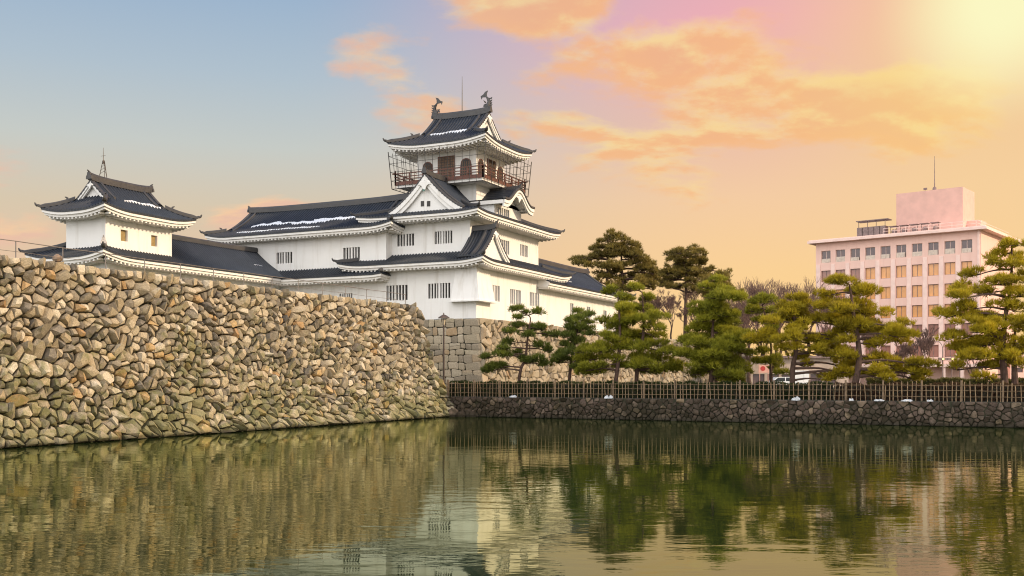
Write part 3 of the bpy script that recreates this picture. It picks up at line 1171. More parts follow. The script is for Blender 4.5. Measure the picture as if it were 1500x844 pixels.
class Block:
    """box of four plastered walls; windows given in photo pixels on the front (f, facing -y) or right (r, facing +x) wall"""
    def __init__(s, root, x0, x1, y0, y1, z0, z1, f=(), r=(), bars=5, mat='plaster', barmat='plaster', name='wall'):
        mb = MB()
        wf, wr = [], []
        for (px0, py0, px1, py1, *e) in f:
            a, b = on_y(px0, (py0 + py1) / 2, y0), on_y(px1, (py0 + py1) / 2, y0)
            m = (px0 + px1) / 2
            wf.append((a.x - x0, b.x - x0, on_y(m, py1, y0).z - z0, on_y(m, py0, y0).z - z0, *e))
        for (px0, py0, px1, py1, *e) in r:
            a, b = on_x(px0, (py0 + py1) / 2, x1), on_x(px1, (py0 + py1) / 2, x1)
            m = (px0 + px1) / 2
            wr.append((a.y - y0, b.y - y0, on_x(m, py1, x1).z - z0, on_x(m, py0, x1).z - z0, *e))
        wall_face(mb, (x0, y0, z0), (1, 0, 0), (0, -1, 0), x1 - x0, z1 - z0, wf)
        wall_face(mb, (x1, y0, z0), (0, 1, 0), (1, 0, 0), y1 - y0, z1 - z0, wr)
        wall_face(mb, (x1, y1, z0), (-1, 0, 0), (0, 1, 0), x1 - x0, z1 - z0, [])
        wall_face(mb, (x0, y1, z0), (0, -1, 0), (-1, 0, 0), y1 - y0, z1 - z0, [])
        mb.build(name, M[mat], root)
        for w in wf:
            window(root, (x0, y0, z0), (1, 0, 0), (0, -1, 0), w, w[4] if len(w) > 4 else bars, barmat=barmat, mat=w[5] if len(w) > 5 else 'dark')
        for w in wr:
            window(root, (x1, y0, z0), (0, 1, 0), (1, 0, 0), w, w[4] if len(w) > 4 else bars, barmat=barmat, mat=w[5] if len(w) > 5 else 'dark')


def snow_strip(parent, S, a0, a1, d0, d1, seed, cut=0.42):
    """ragged snow lying on the slope between two distances up from the eave"""
    rnd = random.Random(seed)
    mb = MB()
    n = int((a1 - a0) / 0.17)
    prev = None
    ph = [rnd.uniform(0, 6.28) for _ in range(6)]
    for k in range(n + 1):
        a = a0 + (a1 - a0) * k / n
        e = min(1.0, 4.0 * min(k, n - k) / n + 0.1)
        wob = 0.5 + 0.28 * math.sin(a * 0.9 + ph[0]) + 0.2 * math.sin(a * 2.3 + ph[1]) + 0.16 * math.sin(a * 6.1 + ph[2])
        wd = (d1 - d0) * max(0.22, 0.25 + 0.85 * wob) * 0.8 * e * rnd.uniform(0.86, 1.1)
        mid = (d0 + d1) / 2 + (d1 - d0) * (0.18 * math.sin(a * 0.7 + ph[3]) + 0.12 * math.sin(a * 3.3 + ph[4]))
        if wd < (d1 - d0) * 0.16:
            prev = None
            continue
        lo, hi = mid - wd / 2, mid + wd / 2
        th = 0.085 if k % 2 else 0.055
        cur = [mb.vert(S.p(a, lo, 0.0)), mb.vert(S.p(a, lo + 0.05, th + 0.03)), mb.vert(S.p(a, (lo + hi) / 2, th + 0.05)), mb.vert(S.p(a, hi - 0.05, th + 0.03)), mb.vert(S.p(a, hi, 0.0))]
        if prev:
            for j in range(4):
                mb.f.append((prev[j], cur[j], cur[j + 1], prev[j + 1]))
        prev = cur
    if mb.f:
        mb.build('snow_patch', M['snow'], parent)


# ------------------------------------------------------------------ corner turret and the gallery behind the wall
def build_turret():
    root = thing('corner_turret', 'small white corner turret with an antenna on its dark roof above the rubble wall', 'castle turret', (-69.8, 65.5, 8.24))
    Block(root, -72.1, -67.5, 61.9, 69.4, 13.2, 16.7,
          r=((177, 337, 187, 353.5, 0, 'ochre'), (221.5, 345, 230.5, 361, 0, 'ochre')))
    roof, S, (c0, c1, zt) = irimoya(root, -73.5, -66.1, 60.5, 71.0, 16.85, 2.75, 'y', 1.9, 1.35, up=0.42, w=3.2)
    snow_strip(roof, S[0], 3.4, 8.4, 1.75, 2.15, 3)
    # lattice antenna mast
    mb = MB()
    b = on_x(152, 263, -69.8)
    bz = zt - 0.2
    for dx, dy in ((-0.32, -0.2), (0.32, -0.2), (0, 0.35)):
        mb.tube([(b.x + dx, b.y + dy, bz), (b.x + dx * 0.2, b.y + dy * 0.2, bz + 1.5)], 0.03, 4)
    for k in range(4):
        z = bz + 0.3 + 0.3 * k
        w = 1 - 0.24 * k
        mb.tube([(b.x - 0.32 * w, b.y - 0.2 * w, z), (b.x + 0.32 * w, b.y - 0.2 * w, z + 0.25), (b.x, b.y + 0.3 * w, z)], 0.02, 4)
    mb.tube([(b.x - 0.05, b.y, bz + 1.2), (b.x - 0.05, b.y, bz + 2.6)], [0.035, 0.015], 4)
    mb.tube([(b.x - 0.35, b.y, bz + 1.9), (b.x + 0.2, b.y, bz + 1.9)], 0.015, 4)
    mb.build('antenna', M['iron'], root)


M['ochre'] = simple('ochre_shutter', (0.28, 0.20, 0.075), 0.6, 0.2, 5)
build_turret()


def build_gallery():
    root = thing('gallery', 'long low gallery with a dark tiled roof from the corner turret to the wing', 'castle building', (-70.5, 72, 8.24))
    Block(root, -73.7, -67.3, 61.9, 84.3, 8.2, 12.6)
    x0, x1, y0, y1 = -75.1, -65.9, 60.2, 86.0
    roof, S, _ = irimoya(root, x0, x1, y0, y1, 12.98, 3.0, 'y', 4.0, 1.45, up=0.5, w=3.6, ends=(True, False), ridge_h=0.38)
    snow_strip(roof, S[0], 21.0, 22.8, 2.2, 2.4, 5)
    mb = MB()       # pale ridge end tile on the hip corner
    p = on_y(155, 359, 61.0)
    ornament(mb, (-67.0, 61.25, 13.95), (0.707, -0.707), 0.55, 0.8)
    mb.build('ridge_end_tile', M['oldtile'], roof)


build_gallery()


# ------------------------------------------------------------------ left wing
def build_wing():
    root = thing('castle_wing', 'long white wing with snow streaks on its dark roof between gallery and keep', 'castle building', (-65, 88, 8.24))
    Block(root, -74.9, -54.5, 84.46, 92.3, 8.2, 17.3,
          f=((405, 369.5, 428, 386, 5), (502.5, 362.5, 527, 379.5, 5), (497, 430, 516, 447, 5)))
    roof, S, _ = irimoya(root, -76.2, -53.0, 83.0, 93.8, 17.62, 3.25, 'x', 1.6, 1.45, up=0.4, w=3.0)
    snow_strip(roof, S[0], 3.2, 19.6, 2.2, 3.15, 11)
    snow_strip(roof, S[0], 2.4, 15.0, 0.75, 1.25, 12)
    snow_strip(roof, S[0], 11.5, 19.5, 2.6, 3.2, 14)
    tile, ridge, white, raf = MB(), MB(), MB(), MB()
    x0, x1, y0, run = -68.2, -54.0, 82.8, 1.75
    A = Side(V2(x0, y0), V2(1, 0), V2(0, 1), x1 - x0, 12.92, 1.0, run, 0.12, 1.5, False, True)
    A.tiles(tile, lambda q: min(run, x1 - x0 - q), rows=6)
    A.eave(white, raf, 1.6)
    B = Side(V2(x1, y0), V2(0, 1), V2(-1, 0), run + 0.6, 12.92, 1.0, run, 0.12, 1.5, True, False)
    B.tiles(tile, lambda q: min(run, q), rows=6)
    B.eave(white, raf, 1.5)
    ridge.beam(hip_path(V2(x1, y0), V2(0, 1), V2(-1, 0), B, run), 0.3, 0.25, 0.03)
    finish_roof(root, tile, ridge, white, raf)


build_wing()


# ------------------------------------------------------------------ right wing
def build_right_wing():
    root = thing('castle_wing', 'white single storey wing with slit windows behind the keep and pines', 'castle building', (-48.5, 112, 8.4))
    Block(root, -52.4, -44.62, 100.0, 123.0, 8.3, 12.8,
          r=((835.5, 444.5, 840, 462, 1), (860, 449.5, 864.5, 467, 1), (884, 455, 888.5, 471, 1)))
    roof, S, _ = irimoya(root, -53.9, -43.1, 98.2, 124.5, 12.95, 3.2, 'y', 2.2, 1.45, up=0.3, w=3.0, ridge_h=0.45, ends=(False, True))
    snow_strip(roof, S[0], 9.3, 10.6, 1.6, 2.0, 17)


build_right_wing()


# ------------------------------------------------------------------ keep
def arch(mb, o, u, n, a0, a1, b0, b1, th=0.05):
    """bell arched window leaf standing proud of the wall"""
    w = a1 - a0
    out = [(a0, b0), (a1, b0), (a1 - 0.03 * w, b0 + (b1 - b0) * 0.55)]
    for k in range(7):
        t = k / 6
        out.append((a0 + w * 0.5 + w * 0.46 * math.cos(math.pi * t), b0 + (b1 - b0) * (0.62 + 0.38 * math.sin(math.pi * t) ** 0.8)))
    out.append((a0 + 0.03 * w, b0 + (b1 - b0) * 0.55))
    mb.prism(out, o, u, (0, 0, 1), n, th)


def build_keep():
    root = thing('castle_keep', 'tall white three tier castle keep with dark curved roofs and a red railed balcony', 'castle keep', (-51, 93, 8.45))
    # lower storey with flared stone-drop bay
    Block(root, -57.8, -44.6, 84.5, 102.5, 8.4, 13.6,
          f=((565, 418, 597, 440, 6), (627, 415, 659.5, 437, 7)),
          r=((716.5, 418, 732, 441, 5), (747.5, 424.5, 763, 446, 5), (776, 429, 790, 449, 5)))
    mb = MB()
    o = Vector((-44.6, 84.5, 0))
    a, b = 2.05, 2.5
    z0, z1 = 10.15, 13.1
    e0, e1 = 0.62, 0.08
    A = [o + Vector((-a - 0.1, -e1, z1)), o + Vector((e1, -e1, z1)), o + Vector((e1, b, z1))]
    B = [o + Vector((-a - 0.35, -e0, z0)), o + Vector((e0, -e0, z0)), o + Vector((e0, b + 0.2, z0))]
    B2 = [o + Vector((-a - 0.35, 0.1, z0)), o + Vector((-0.1, 0.1, z0)), o + Vector((-0.1, b + 0.2, z0))]
    A2 = [o + Vector((-a - 0.1, 0.1, z1)), o + Vector((-0.1, 0.1, z1)), o + Vector((-0.1, b, z1))]
    for i in range(2):
        mb.poly([B[i], B[i + 1], A[i + 1], A[i]])
        mb.poly([B2[i], B2[i + 1], B[i + 1], B[i]])
        mb.poly([A[i], A[i + 1], A2[i + 1], A2[i]])
    mb.poly([B2[0], B[0], A[0], A2[0]])
    mb.poly([B[2], B2[2], A2[2], A[2]])
    mb.box(o.x - a - 0.55, o.x + e0 + 0.12, o.y - e0 - 0.12, o.y + 0.1, z0 - 0.14, z0 - 0.01)
    mb.box(o.x - 0.1, o.x + e0 + 0.12, o.y + 0.102, o.y + b + 0.4, z0 - 0.14, z0 - 0.01)
    mb.build('stone_drop_bay', M['plaster'], root)
    hip_ring(root, -59.3, -43.1, 83.0, 104.2, (2.6, 2.75, 2.5, 3.6), 13.85, 1.15, 2.7, 1.45, up=0.35, w=3.0)
    # second storey
    Block(root, -55.8, -45.8, 85.5, 101.2, 14.2, 18.3,
          f=((581.5, 343, 606.5, 360.5, 5), (636.5, 338.5, 662.5, 357, 6)),
          r=((733, 352, 746, 372, 4), (762, 359, 773, 376, 4)))
    roof2, S2 = hip_ring(root, -57.6, -44.0, 83.7, 103.2, (6.4, 3.6, 7.0, 3.4), 18.52, 2.9, 6.3, 1.75, up=0.22, w=3.0)
    # side gable over the lower roof
    gy = on_x(726.5, 340, -43.35).y
    dormer(root, (-43.35, gy), (1, 0), 2.9, 14.25, 16.95, 2.6, bb=0.55)
    # great front gable
    gx = on_y(622, 280, 84.35).x
    dr = dormer(root, (gx, 84.35), (0, -1), 3.95, 18.95, 22.35, 5.8, bb=1.0)
    for px in (619, 628):
        mb = MB()
        p = on_y(px, 298, 84.73)
        mb.box(p.x - 0.17, p.x + 0.17, 84.68, 84.74, p.z - 0.28, p.z + 0.22)
        mb.build('window', M['dark'], dr)
    mb = MB()
    p = on_y(621.5, 279, 84.3)
    mb.tube([(p.x, 84.24, p.z), (p.x, 84.17, p.z)], 0.11, 8)
    mb.build('copper_boss', M['brass'], dr)
    # dormer with undulating gable on the right
    yc, hw, xf = 93.1, 3.45, -44.1

    def kz(u):
        u = abs(u)
        return 20.42 + 1.42 * (0.5 + 0.5 * math.cos(math.pi * min(1, u / 0.86))) ** 1.15 + 0.10 * max(0, u - 0.75)
    tile, white, ridge = MB(), MB(), MB()
    n = 44
    depth = 4.0
    cols = []
    for k in range(n + 1):
        u = -1 + 2 * k / n
        h = 0.06 if k % 2 else 0.0
        cols.append([tile.vert((xf, yc + u * hw, kz(u) - 0.10)), tile.vert((xf, yc + u * hw, kz(u) + h)), tile.vert((xf - depth, yc + u * hw, kz(u) + h))])
    for c0, c1 in zip(cols, cols[1:]):
        tile.f.append((c0[0], c1[0], c1[1], c0[1])); tile.f.append((c0[1], c1[1], c1[2], c0[2]))
    for off, w0, w1, th in ((0.0, 0.10, 0.42, 0.2), (-0.12, 0.40, 0.78, 0.2)):
        ring = []
        for k in range(n + 1):
            u = -1 + 2 * k / n
            y, z = yc + u * hw * 0.985, kz(u)
            e = w1 * (0.72 + 0.28 * abs(u))
            ring.append([white.vert((xf - 0.03 + off, y, z - w0)), white.vert((xf - 0.03 + off, y, z - e)), white.vert((xf - 0.03 + off - th, y, z - e)), white.vert((xf - 0.03 + off - th, y, z - w0))])
        for r0, r1 in zip(ring, ring[1:]):
            for k in range(4):
                white.f.append((r0[k], r0[(k + 1) % 4], r1[(k + 1) % 4], r1[k]))
        white.f.append(tuple(ring[0])); white.f.append(tuple(ring[-1]))
    for k in range(n):
        ua, ub = -1 + 2 * k / n, -1 + 2 * (k + 1) / n
        white.poly([(xf - 0.1, yc + ua * hw * 0.98, kz(ua) - 0.2), (xf - 0.1, yc + ub * hw * 0.98, kz(ub) - 0.2), (xf - depth, yc + ub * hw * 0.98, kz(ub) - 0.2), (xf - depth, yc + ua * hw * 0.98, kz(ua) - 0.2)])
    for sg in (-1, 1):
        y = yc + sg * hw
        white.box(xf - depth, xf - 0.26, min(y, y - sg * 0.2), max(y, y - sg * 0.2), 19.98, 20.34)
        white.box(xf - depth, xf - 0.26, min(y - sg * 0.202, y - sg * 0.9), max(y - sg * 0.202, y - sg * 0.9), 20.06, 20.2)
    path = [(xf + 0.02, yc + (-1 + 2 * k / n) * hw, kz(-1 + 2 * k / n) + 0.03) for k in range(n + 1)]
    ridge.beam([(p[0] - 0.14, p[1], p[2]) for p in path], 0.30, 0.14, 0.06)
    ridge.beam([(xf - 0.05, yc, 21.90), (xf - 1.5, yc, 21.84), (xf - depth, yc, 21.84)], 0.42, 0.36, 0.1)
    ornament(ridge, (xf - 0.05, yc, 21.95), (1, 0), 0.55, 0.6)
    white.prism([(-0.7, 0), (-0.4, 0.16), (0, 0.22), (0.4, 0.16), (0.7, 0), (0.3, -0.1), (0, -0.5), (-0.3, -0.1)], (xf - 0.2, yc, 21.0), (0, 1, 0), (0, 0, 1), (1, 0, 0), 0.1)
    dk = tile.build('curved_gable_roof', M['tile'], root)
    white.build('bargeboard', M['eave'], dk)
    ridge.build('ridge', M['ridge'], dk)
    Block(root, -53.0, -45.5, 90.0, 96.2, 18.6, 20.5, r=((729, 305.5, 746, 318, 5),))
    mb = MB()      # wall above the window inside the curved gable
    top = [(u * hw * 0.93, kz(u) - 0.3 - 20.45) for u in [(-0.85 + 1.7 * k / 12) for k in range(13)]]
    mb.prism([(-hw * 0.79, 0)] + top + [(hw * 0.79, 0)], (-45.5, yc, 20.45), (0, 1, 0), (0, 0, 1), (-1, 0, 0), 0.25)
    mb.build('wall', M['plaster'], dk)
    # top storey
    x0, x1, y0, y1 = -54.3, -47.5, 90.0, 96.3
    Block(root, x0, x1, y0, y1, 19.4, 26.2)
    leaves, frames, doors = MB(), MB(), MB()

    def opening(mbs, side, px0, py0, px1, py1, arched):
        if side == 'f':
            a, b = on_y(px0, (py0 + py1) / 2, y0), on_y(px1, (py0 + py1) / 2, y0)
            lo, hi = on_y((px0 + px1) / 2, py1, y0).z, on_y((px0 + px1) / 2, py0, y0).z
            o, u, nn, w = Vector((a.x, y0, lo)), Vector((1, 0, 0)), Vector((0, -1, 0)), b.x - a.x
        else:
            a, b = on_x(px0, (py0 + py1) / 2, x1), on_x(px1, (py0 + py1) / 2, x1)
            lo, hi = on_x((px0 + px1) / 2, py1, x1).z, on_x((px0 + px1) / 2, py0, x1).z
            o, u, nn, w = Vector((x1, a.y, lo)), Vector((0, 1, 0)), Vector((1, 0, 0)), b.y - a.y
        h = hi - lo
        frame, leaf = MB(), MB()
        if arched:
            arch(frame, o + nn * 0.01, u, nn, -0.10, w + 0.10, -0.02, h + 0.12, 0.07)
            arch(leaf, o + nn * 0.085, u, nn, 0, w, 0.03, h, 0.02)
            fr = frame.build('window', M['wood'], root)
            lf = leaf.build('pane', M['dark'], fr)
            bars = MB()
            k = 4
            for i in range(1, k + 1):
                bars.obox(o + u * (w * i / (k + 1) - 0.025) + nn * 0.106, u, nn, (0, 0, 1), 0.05, 0.03, h * 0.86)
            bars.build('bars', M['lattice'], fr)
        else:
            frame.obox(o + nn * 0.01 - u * 0.1, u, nn, (0, 0, 1), w + 0.2, 0.07, h + 0.1)
            leaf.obox(o + nn * 0.083, u, nn, (0, 0, 1), w, 0.02, h)
            dr_ = frame.build('door', M['wood'], root)
            leaf.build('panel', M['lattice'], dr_)
            bars = MB()
            for i in range(1, 10):
                bars.obox(o + u * (w * i / 10 - 0.02) + nn * 0.105, u, nn, (0, 0, 1), 0.04, 0.03, h)
            for i in range(1, 8):
                bars.obox(o + nn * 0.104 + Vector((0, 0, h * i / 8 - 0.02)), u, nn, (0, 0, 1), w, 0.02, 0.04)
            bars.build('bars', M['dark'], dr_)
    for side, a, b, c, d, ar in (('f', 620, 239, 633.5, 262, True), ('f', 643, 230.5, 665.5, 261, False), ('f', 675.5, 233.5, 690, 257, True),
                                 ('r', 700.5, 234.5, 707.5, 257, True), ('r', 714, 236, 724.5, 262, False), ('r', 729, 246, 736, 266, True)):
        opening(None, side, a, b, c, d, ar)
    # balcony
    bx0, bx1, by0, by1 = -55.9, -45.9, 88.35, 97.95
    mb = MB()
    mb.box(bx0 + 0.1, bx1 - 0.1, by0 + 0.1, by1 - 0.1, 22.15, 22.38)
    bal = mb.build('balcony', M['plaster'], root)
    fa, po, rl = MB(), MB(), MB()
    z = 22.382
    for (ax, ay, ex, ey, dx, dy) in ((bx0, by0, bx1, by0, 1, 0), (bx1, by0, bx1, by1, 0, 1), (bx0, by1, bx1, by1, 1, 0), (bx0, by0, bx0, by1, 0, 1)):
        L = math.hypot(ex - ax, ey - ay)
        u = Vector((dx, dy, 0)); n = Vector((dy, dx, 0)) * 0.5
        A = Vector((ax, ay, z))
        sgn = Vector((0, 0.08, 0)) if dx else Vector((0.08, 0, 0))
        e = 0.08 if dy else 0
        fa.obox(A - sgn * 0.5 + u * e, u, sgn.normalized(), (0, 0, 1), L - 2 * e, 0.10, 0.36)
        for zz, ext, th in ((0.56, 0.0, 0.07), (0.80, 0.12, 0.08), (1.12, 0.35, 0.10)):
            rl.obox(A - u * ext - sgn.normalized() * th * 0.5 + Vector((0, 0, zz + (0.004 if dy else 0))), u, sgn.normalized(), (0, 0, 1), L + 2 * ext, th, th)
        m = 6
        for k in range(m + 1):
            c = A + u * (L * k / m)
            po.obox(c - u * 0.06 - sgn.normalized() * 0.06 - (Vector((0, 0, 0))), u, sgn.normalized(), (0, 0, 1), 0.12, 0.12, 1.26 if k in (0, m) else 1.10)
            po.lathe(c + Vector((0, 0, 1.27)), [(0.05, 0), (0.085, 0.08), (0.08, 0.16), (0.01, 0.26)], 6) if k in (0, m) else None
    fa.build('fascia', M['wood'], bal)
    r_ = rl.build('railing', M['wood'], bal)
    po.build('railing_posts', M['wood'], bal)
    # bird cage of wires between eave and balcony
    mb = MB()
    lo = (-56.15, -45.65, 88.1, 98.2, 22.0)
    hi = (-56.45, -45.35, 87.85, 98.45, 25.75)

    def cp(side, s, t):
        l = [a + (b - a) * t for a, b in zip(lo, hi)]
        X0, X1, Y0, Y1, Z = l
        if side == 0: return (X0 + (X1 - X0) * s, Y0, Z)
        if side == 1: return (X1, Y0 + (Y1 - Y0) * s, Z)
        if side == 2: return (X1 - (X1 - X0) * s, Y1, Z)
        return (X0, Y1 - (Y1 - Y0) * s, Z)
    for side in range(4):
        for k in range(13):
            mb.tube([cp(side, k / 13, 0), cp(side, k / 13, 1)], 0.026 if k else 0.045, 4, False)
        for t in (0.0, 0.22, 0.45, 0.68, 0.88):
            mb.tube([cp(side, 0, t), cp(side, 1, t)], 0.022 if t else 0.035, 4, False)
    mb.build('wire_cage', M['wire'], root)
    # top roof
    roof3, S3, (c0, c1, zt) = irimoya(root, -56.5, -45.3, 87.8, 98.5, 26.2, 3.75, 'x', 2.35, 2.15, up=0.5, w=4.2, ridge_h=0.55, bb=0.5)
    snow_strip(roof3, S3[0], 2.8, 8.4, 2.25, 2.85, 21)
    # fish ornaments on the ridge ends
    for c, sg in ((c0, 1), (c1, -1)):
        mb = MB()
        bx, by, bz = c.x + sg * 0.25, c.y, zt - 0.12
        path = [(bx - sg * 0.0, by, bz), (bx - sg * 0.10, by, bz + 0.30), (bx - sg * 0.16, by, bz + 0.62), (bx + sg * 0.02, by, bz + 0.95), (bx + sg * 0.20, by, bz + 1.18)]
        mb.tube(path, [0.27, 0.24, 0.18, 0.12, 0.06], 8)
        mb.prism([(0.12, 1.05), (0.62, 1.10), (0.70, 0.90), (0.80, 1.22), (0.50, 1.36), (0.28, 1.62), (-0.02, 1.72), (0.10, 1.45)], (bx, by - 0.04, bz), (sg, 0, 0), (0, 0, 1), (0, 1, 0), 0.09)
        for a, b in ((0.30, 0.25), (0.55, 0.5), (0.8, 0.7)):
            mb.prism([(-0.18, a), (-0.46, a + 0.02), (-0.52, a + 0.20), (-0.30, a + 0.13), (-0.1, a + 0.18)], (bx, by - 0.03, bz), (sg, 0, 0), (0, 0, 1), (0, 1, 0), 0.07)
        mb.prism([(0.2, 0.15), (0.50, 0.10), (0.44, 0.34), (0.22, 0.40)], (bx, by - 0.03, bz), (sg, 0, 0), (0, 0, 1), (0, 1, 0), 0.07)
        mb.tube([(bx + sg * 0.1, by - 0.24, bz + 0.45), (bx + sg * 0.22, by - 0.5, bz + 0.62)], [0.1, 0.02], 5)
        mb.tube([(bx + sg * 0.1, by + 0.24, bz + 0.45), (bx + sg * 0.22, by + 0.5, bz + 0.62)], [0.1, 0.02], 5)
        mb.box(bx - 0.25, bx + 0.25, by - 0.24, by + 0.24, bz - 0.35, bz + 0.05)
        mb.build('fish_ornament', M['ridge'], roof3)
    p = on_y(677, 160, c0.y)
    mb = MB()
    mb.tube([(p.x, c0.y, zt - 0.4), (p.x, c0.y, zt + 1.8), (p.x, c0.y, on_y(677, 112, c0.y).z)], [0.055, 0.045, 0.02], 6)
    mb.build('lightning_rod', M['wire'], roof3)


build_keep()

# ------------------------------------------------------------------ trees
def make_leaf(name, c0, c1, c2, trans=0.35):
    m, T, b = mat_new(name)
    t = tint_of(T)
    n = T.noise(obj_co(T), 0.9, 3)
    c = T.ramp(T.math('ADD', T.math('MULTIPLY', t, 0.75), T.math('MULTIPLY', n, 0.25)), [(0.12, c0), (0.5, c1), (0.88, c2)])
    T.put(b, 'Base Color', c)
    b.inputs['Roughness'].default_value = 0.55
    b.inputs['Specular IOR Level'].default_value = 0.3
    out = T.n['Material Output']
    tr = T.new('ShaderNodeBsdfTranslucent')
    T.put(tr, 0, c)
    mx = T.new('ShaderNodeMixShader')
    mx.inputs[0].default_value = trans
    T.l.new(b.outputs[0], mx.inputs[1]); T.l.new(tr.outputs[0], mx.inputs[2])
    T.l.new(mx.outputs[0], out.inputs[0])
    return m


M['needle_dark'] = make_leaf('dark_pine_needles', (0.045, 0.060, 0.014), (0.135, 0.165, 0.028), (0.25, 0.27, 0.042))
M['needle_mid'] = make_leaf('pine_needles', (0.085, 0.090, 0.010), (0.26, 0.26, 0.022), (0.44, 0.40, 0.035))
M['needle_gold'] = make_leaf('golden_pine_needles', (0.15, 0.115, 0.012), (0.42, 0.33, 0.018), (0.62, 0.48, 0.030))  # yellow-green needles with the warm right-hand glow put into their colour
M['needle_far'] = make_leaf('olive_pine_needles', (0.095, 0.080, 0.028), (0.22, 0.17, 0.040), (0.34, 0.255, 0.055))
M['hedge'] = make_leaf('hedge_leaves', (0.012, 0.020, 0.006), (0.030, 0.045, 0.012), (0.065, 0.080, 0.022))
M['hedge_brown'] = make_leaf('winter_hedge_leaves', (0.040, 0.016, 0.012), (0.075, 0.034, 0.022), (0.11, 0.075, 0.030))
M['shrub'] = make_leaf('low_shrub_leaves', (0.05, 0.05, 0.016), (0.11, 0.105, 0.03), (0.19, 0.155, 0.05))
M['bark'] = simple('pine_bark', (0.075, 0.042, 0.030), 0.9, 0.4, 5, bstr=0.5)
M['twig'] = simple('bare_twigs', (0.13, 0.075, 0.062), 0.85, 0.25, 3)


def tufts(rs, P, Dr, size, k, width, tint):
    """needle tufts: k thin blades at every point P, spreading round directions Dr"""
    n = len(P)
    P = np.repeat(P, k, 0); Dr = np.repeat(Dr, k, 0)
    sz = np.repeat(size, k)
    d = Dr + rs.normal(0, 0.55, P.shape)
    d /= np.linalg.norm(d, axis=1, keepdims=True) + 1e-9
    r = rs.normal(0, 1, P.shape)
    w = np.cross(d, r)
    w /= np.linalg.norm(w, axis=1, keepdims=True) + 1e-9
    ln = (sz * rs.uniform(0.7, 1.2, len(P)))[:, None]
    wd = width * rs.uniform(0.7, 1.3, len(P))[:, None]
    base = P + rs.normal(0, 0.03, P.shape)
    V = np.stack([base - w * wd, base + w * wd, base + d * ln], 1)
    t = np.clip(np.repeat(tint, k) + rs.normal(0, 0.08, len(P)), 0, 1)
    return V, t


def pad_points(rs, c, rx, ry, rz, dens):
    """points and outward directions through the lumpy dome of one foliage pad"""
    nl = max(4, int(rx * ry * 3.2) + 3)
    V, D, tt = [], [], []
    for i in range(nl):
        a, r = rs.uniform(0, 6.283), math.sqrt(rs.uniform(0, 1)) * 0.82
        lx, ly = math.cos(a) * r * rx, math.sin(a) * r * ry
        lr = rs.uniform(0.42, 0.62) * min(1.0, 0.35 + 0.4 * math.sqrt(rx * ry))
        lz = rz * (1 - r * r) * rs.uniform(0.2, 0.75) - 0.28 * rz * r
        m = max(8, int(dens * lr * lr))
        u = rs.normal(0, 1, (m, 3))
        u /= np.linalg.norm(u, axis=1, keepdims=True)
        u[:, 2] = np.abs(u[:, 2]) * np.where(rs.uniform(0, 1, m) < 0.2, -0.45, 1.0)
        rad = rs.uniform(0.45, 1.0, m) ** 0.5
        q = u * rad[:, None] * np.array([lr * 1.15, lr * 1.15, min(lr * 0.72, rz * 0.8)])
        V.append(q + np.array([c[0] + lx, c[1] + ly, c[2] + lz]))
        dd = u * np.array([0.8, 0.8, 0.7]) + np.array([0, 0, 0.65])
        D.append(dd)
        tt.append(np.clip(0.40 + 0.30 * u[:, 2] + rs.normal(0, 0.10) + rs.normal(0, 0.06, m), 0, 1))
    return np.concatenate(V), np.concatenate(D), np.concatenate(tt)


def smooth_path(pts, n=5):
    """Catmull-Rom through points"""
    P = [Vector(p) for p in pts]
    if len(P) < 3:
        return P
    P = [P[0] * 2 - P[1]] + P + [P[-1] * 2 - P[-2]]
    out = []
    for i in range(1, len(P) - 2):
        for k in range(n):
            t = k / n
            a, b, c, d = P[i - 1], P[i], P[i + 1], P[i + 2]
            out.append(0.5 * ((2 * b) + (c - a) * t + (2 * a - 5 * b + 4 * c - d) * t * t + (3 * b - a - 3 * c + d) * t ** 3))
    out.append(P[-2])
    return out


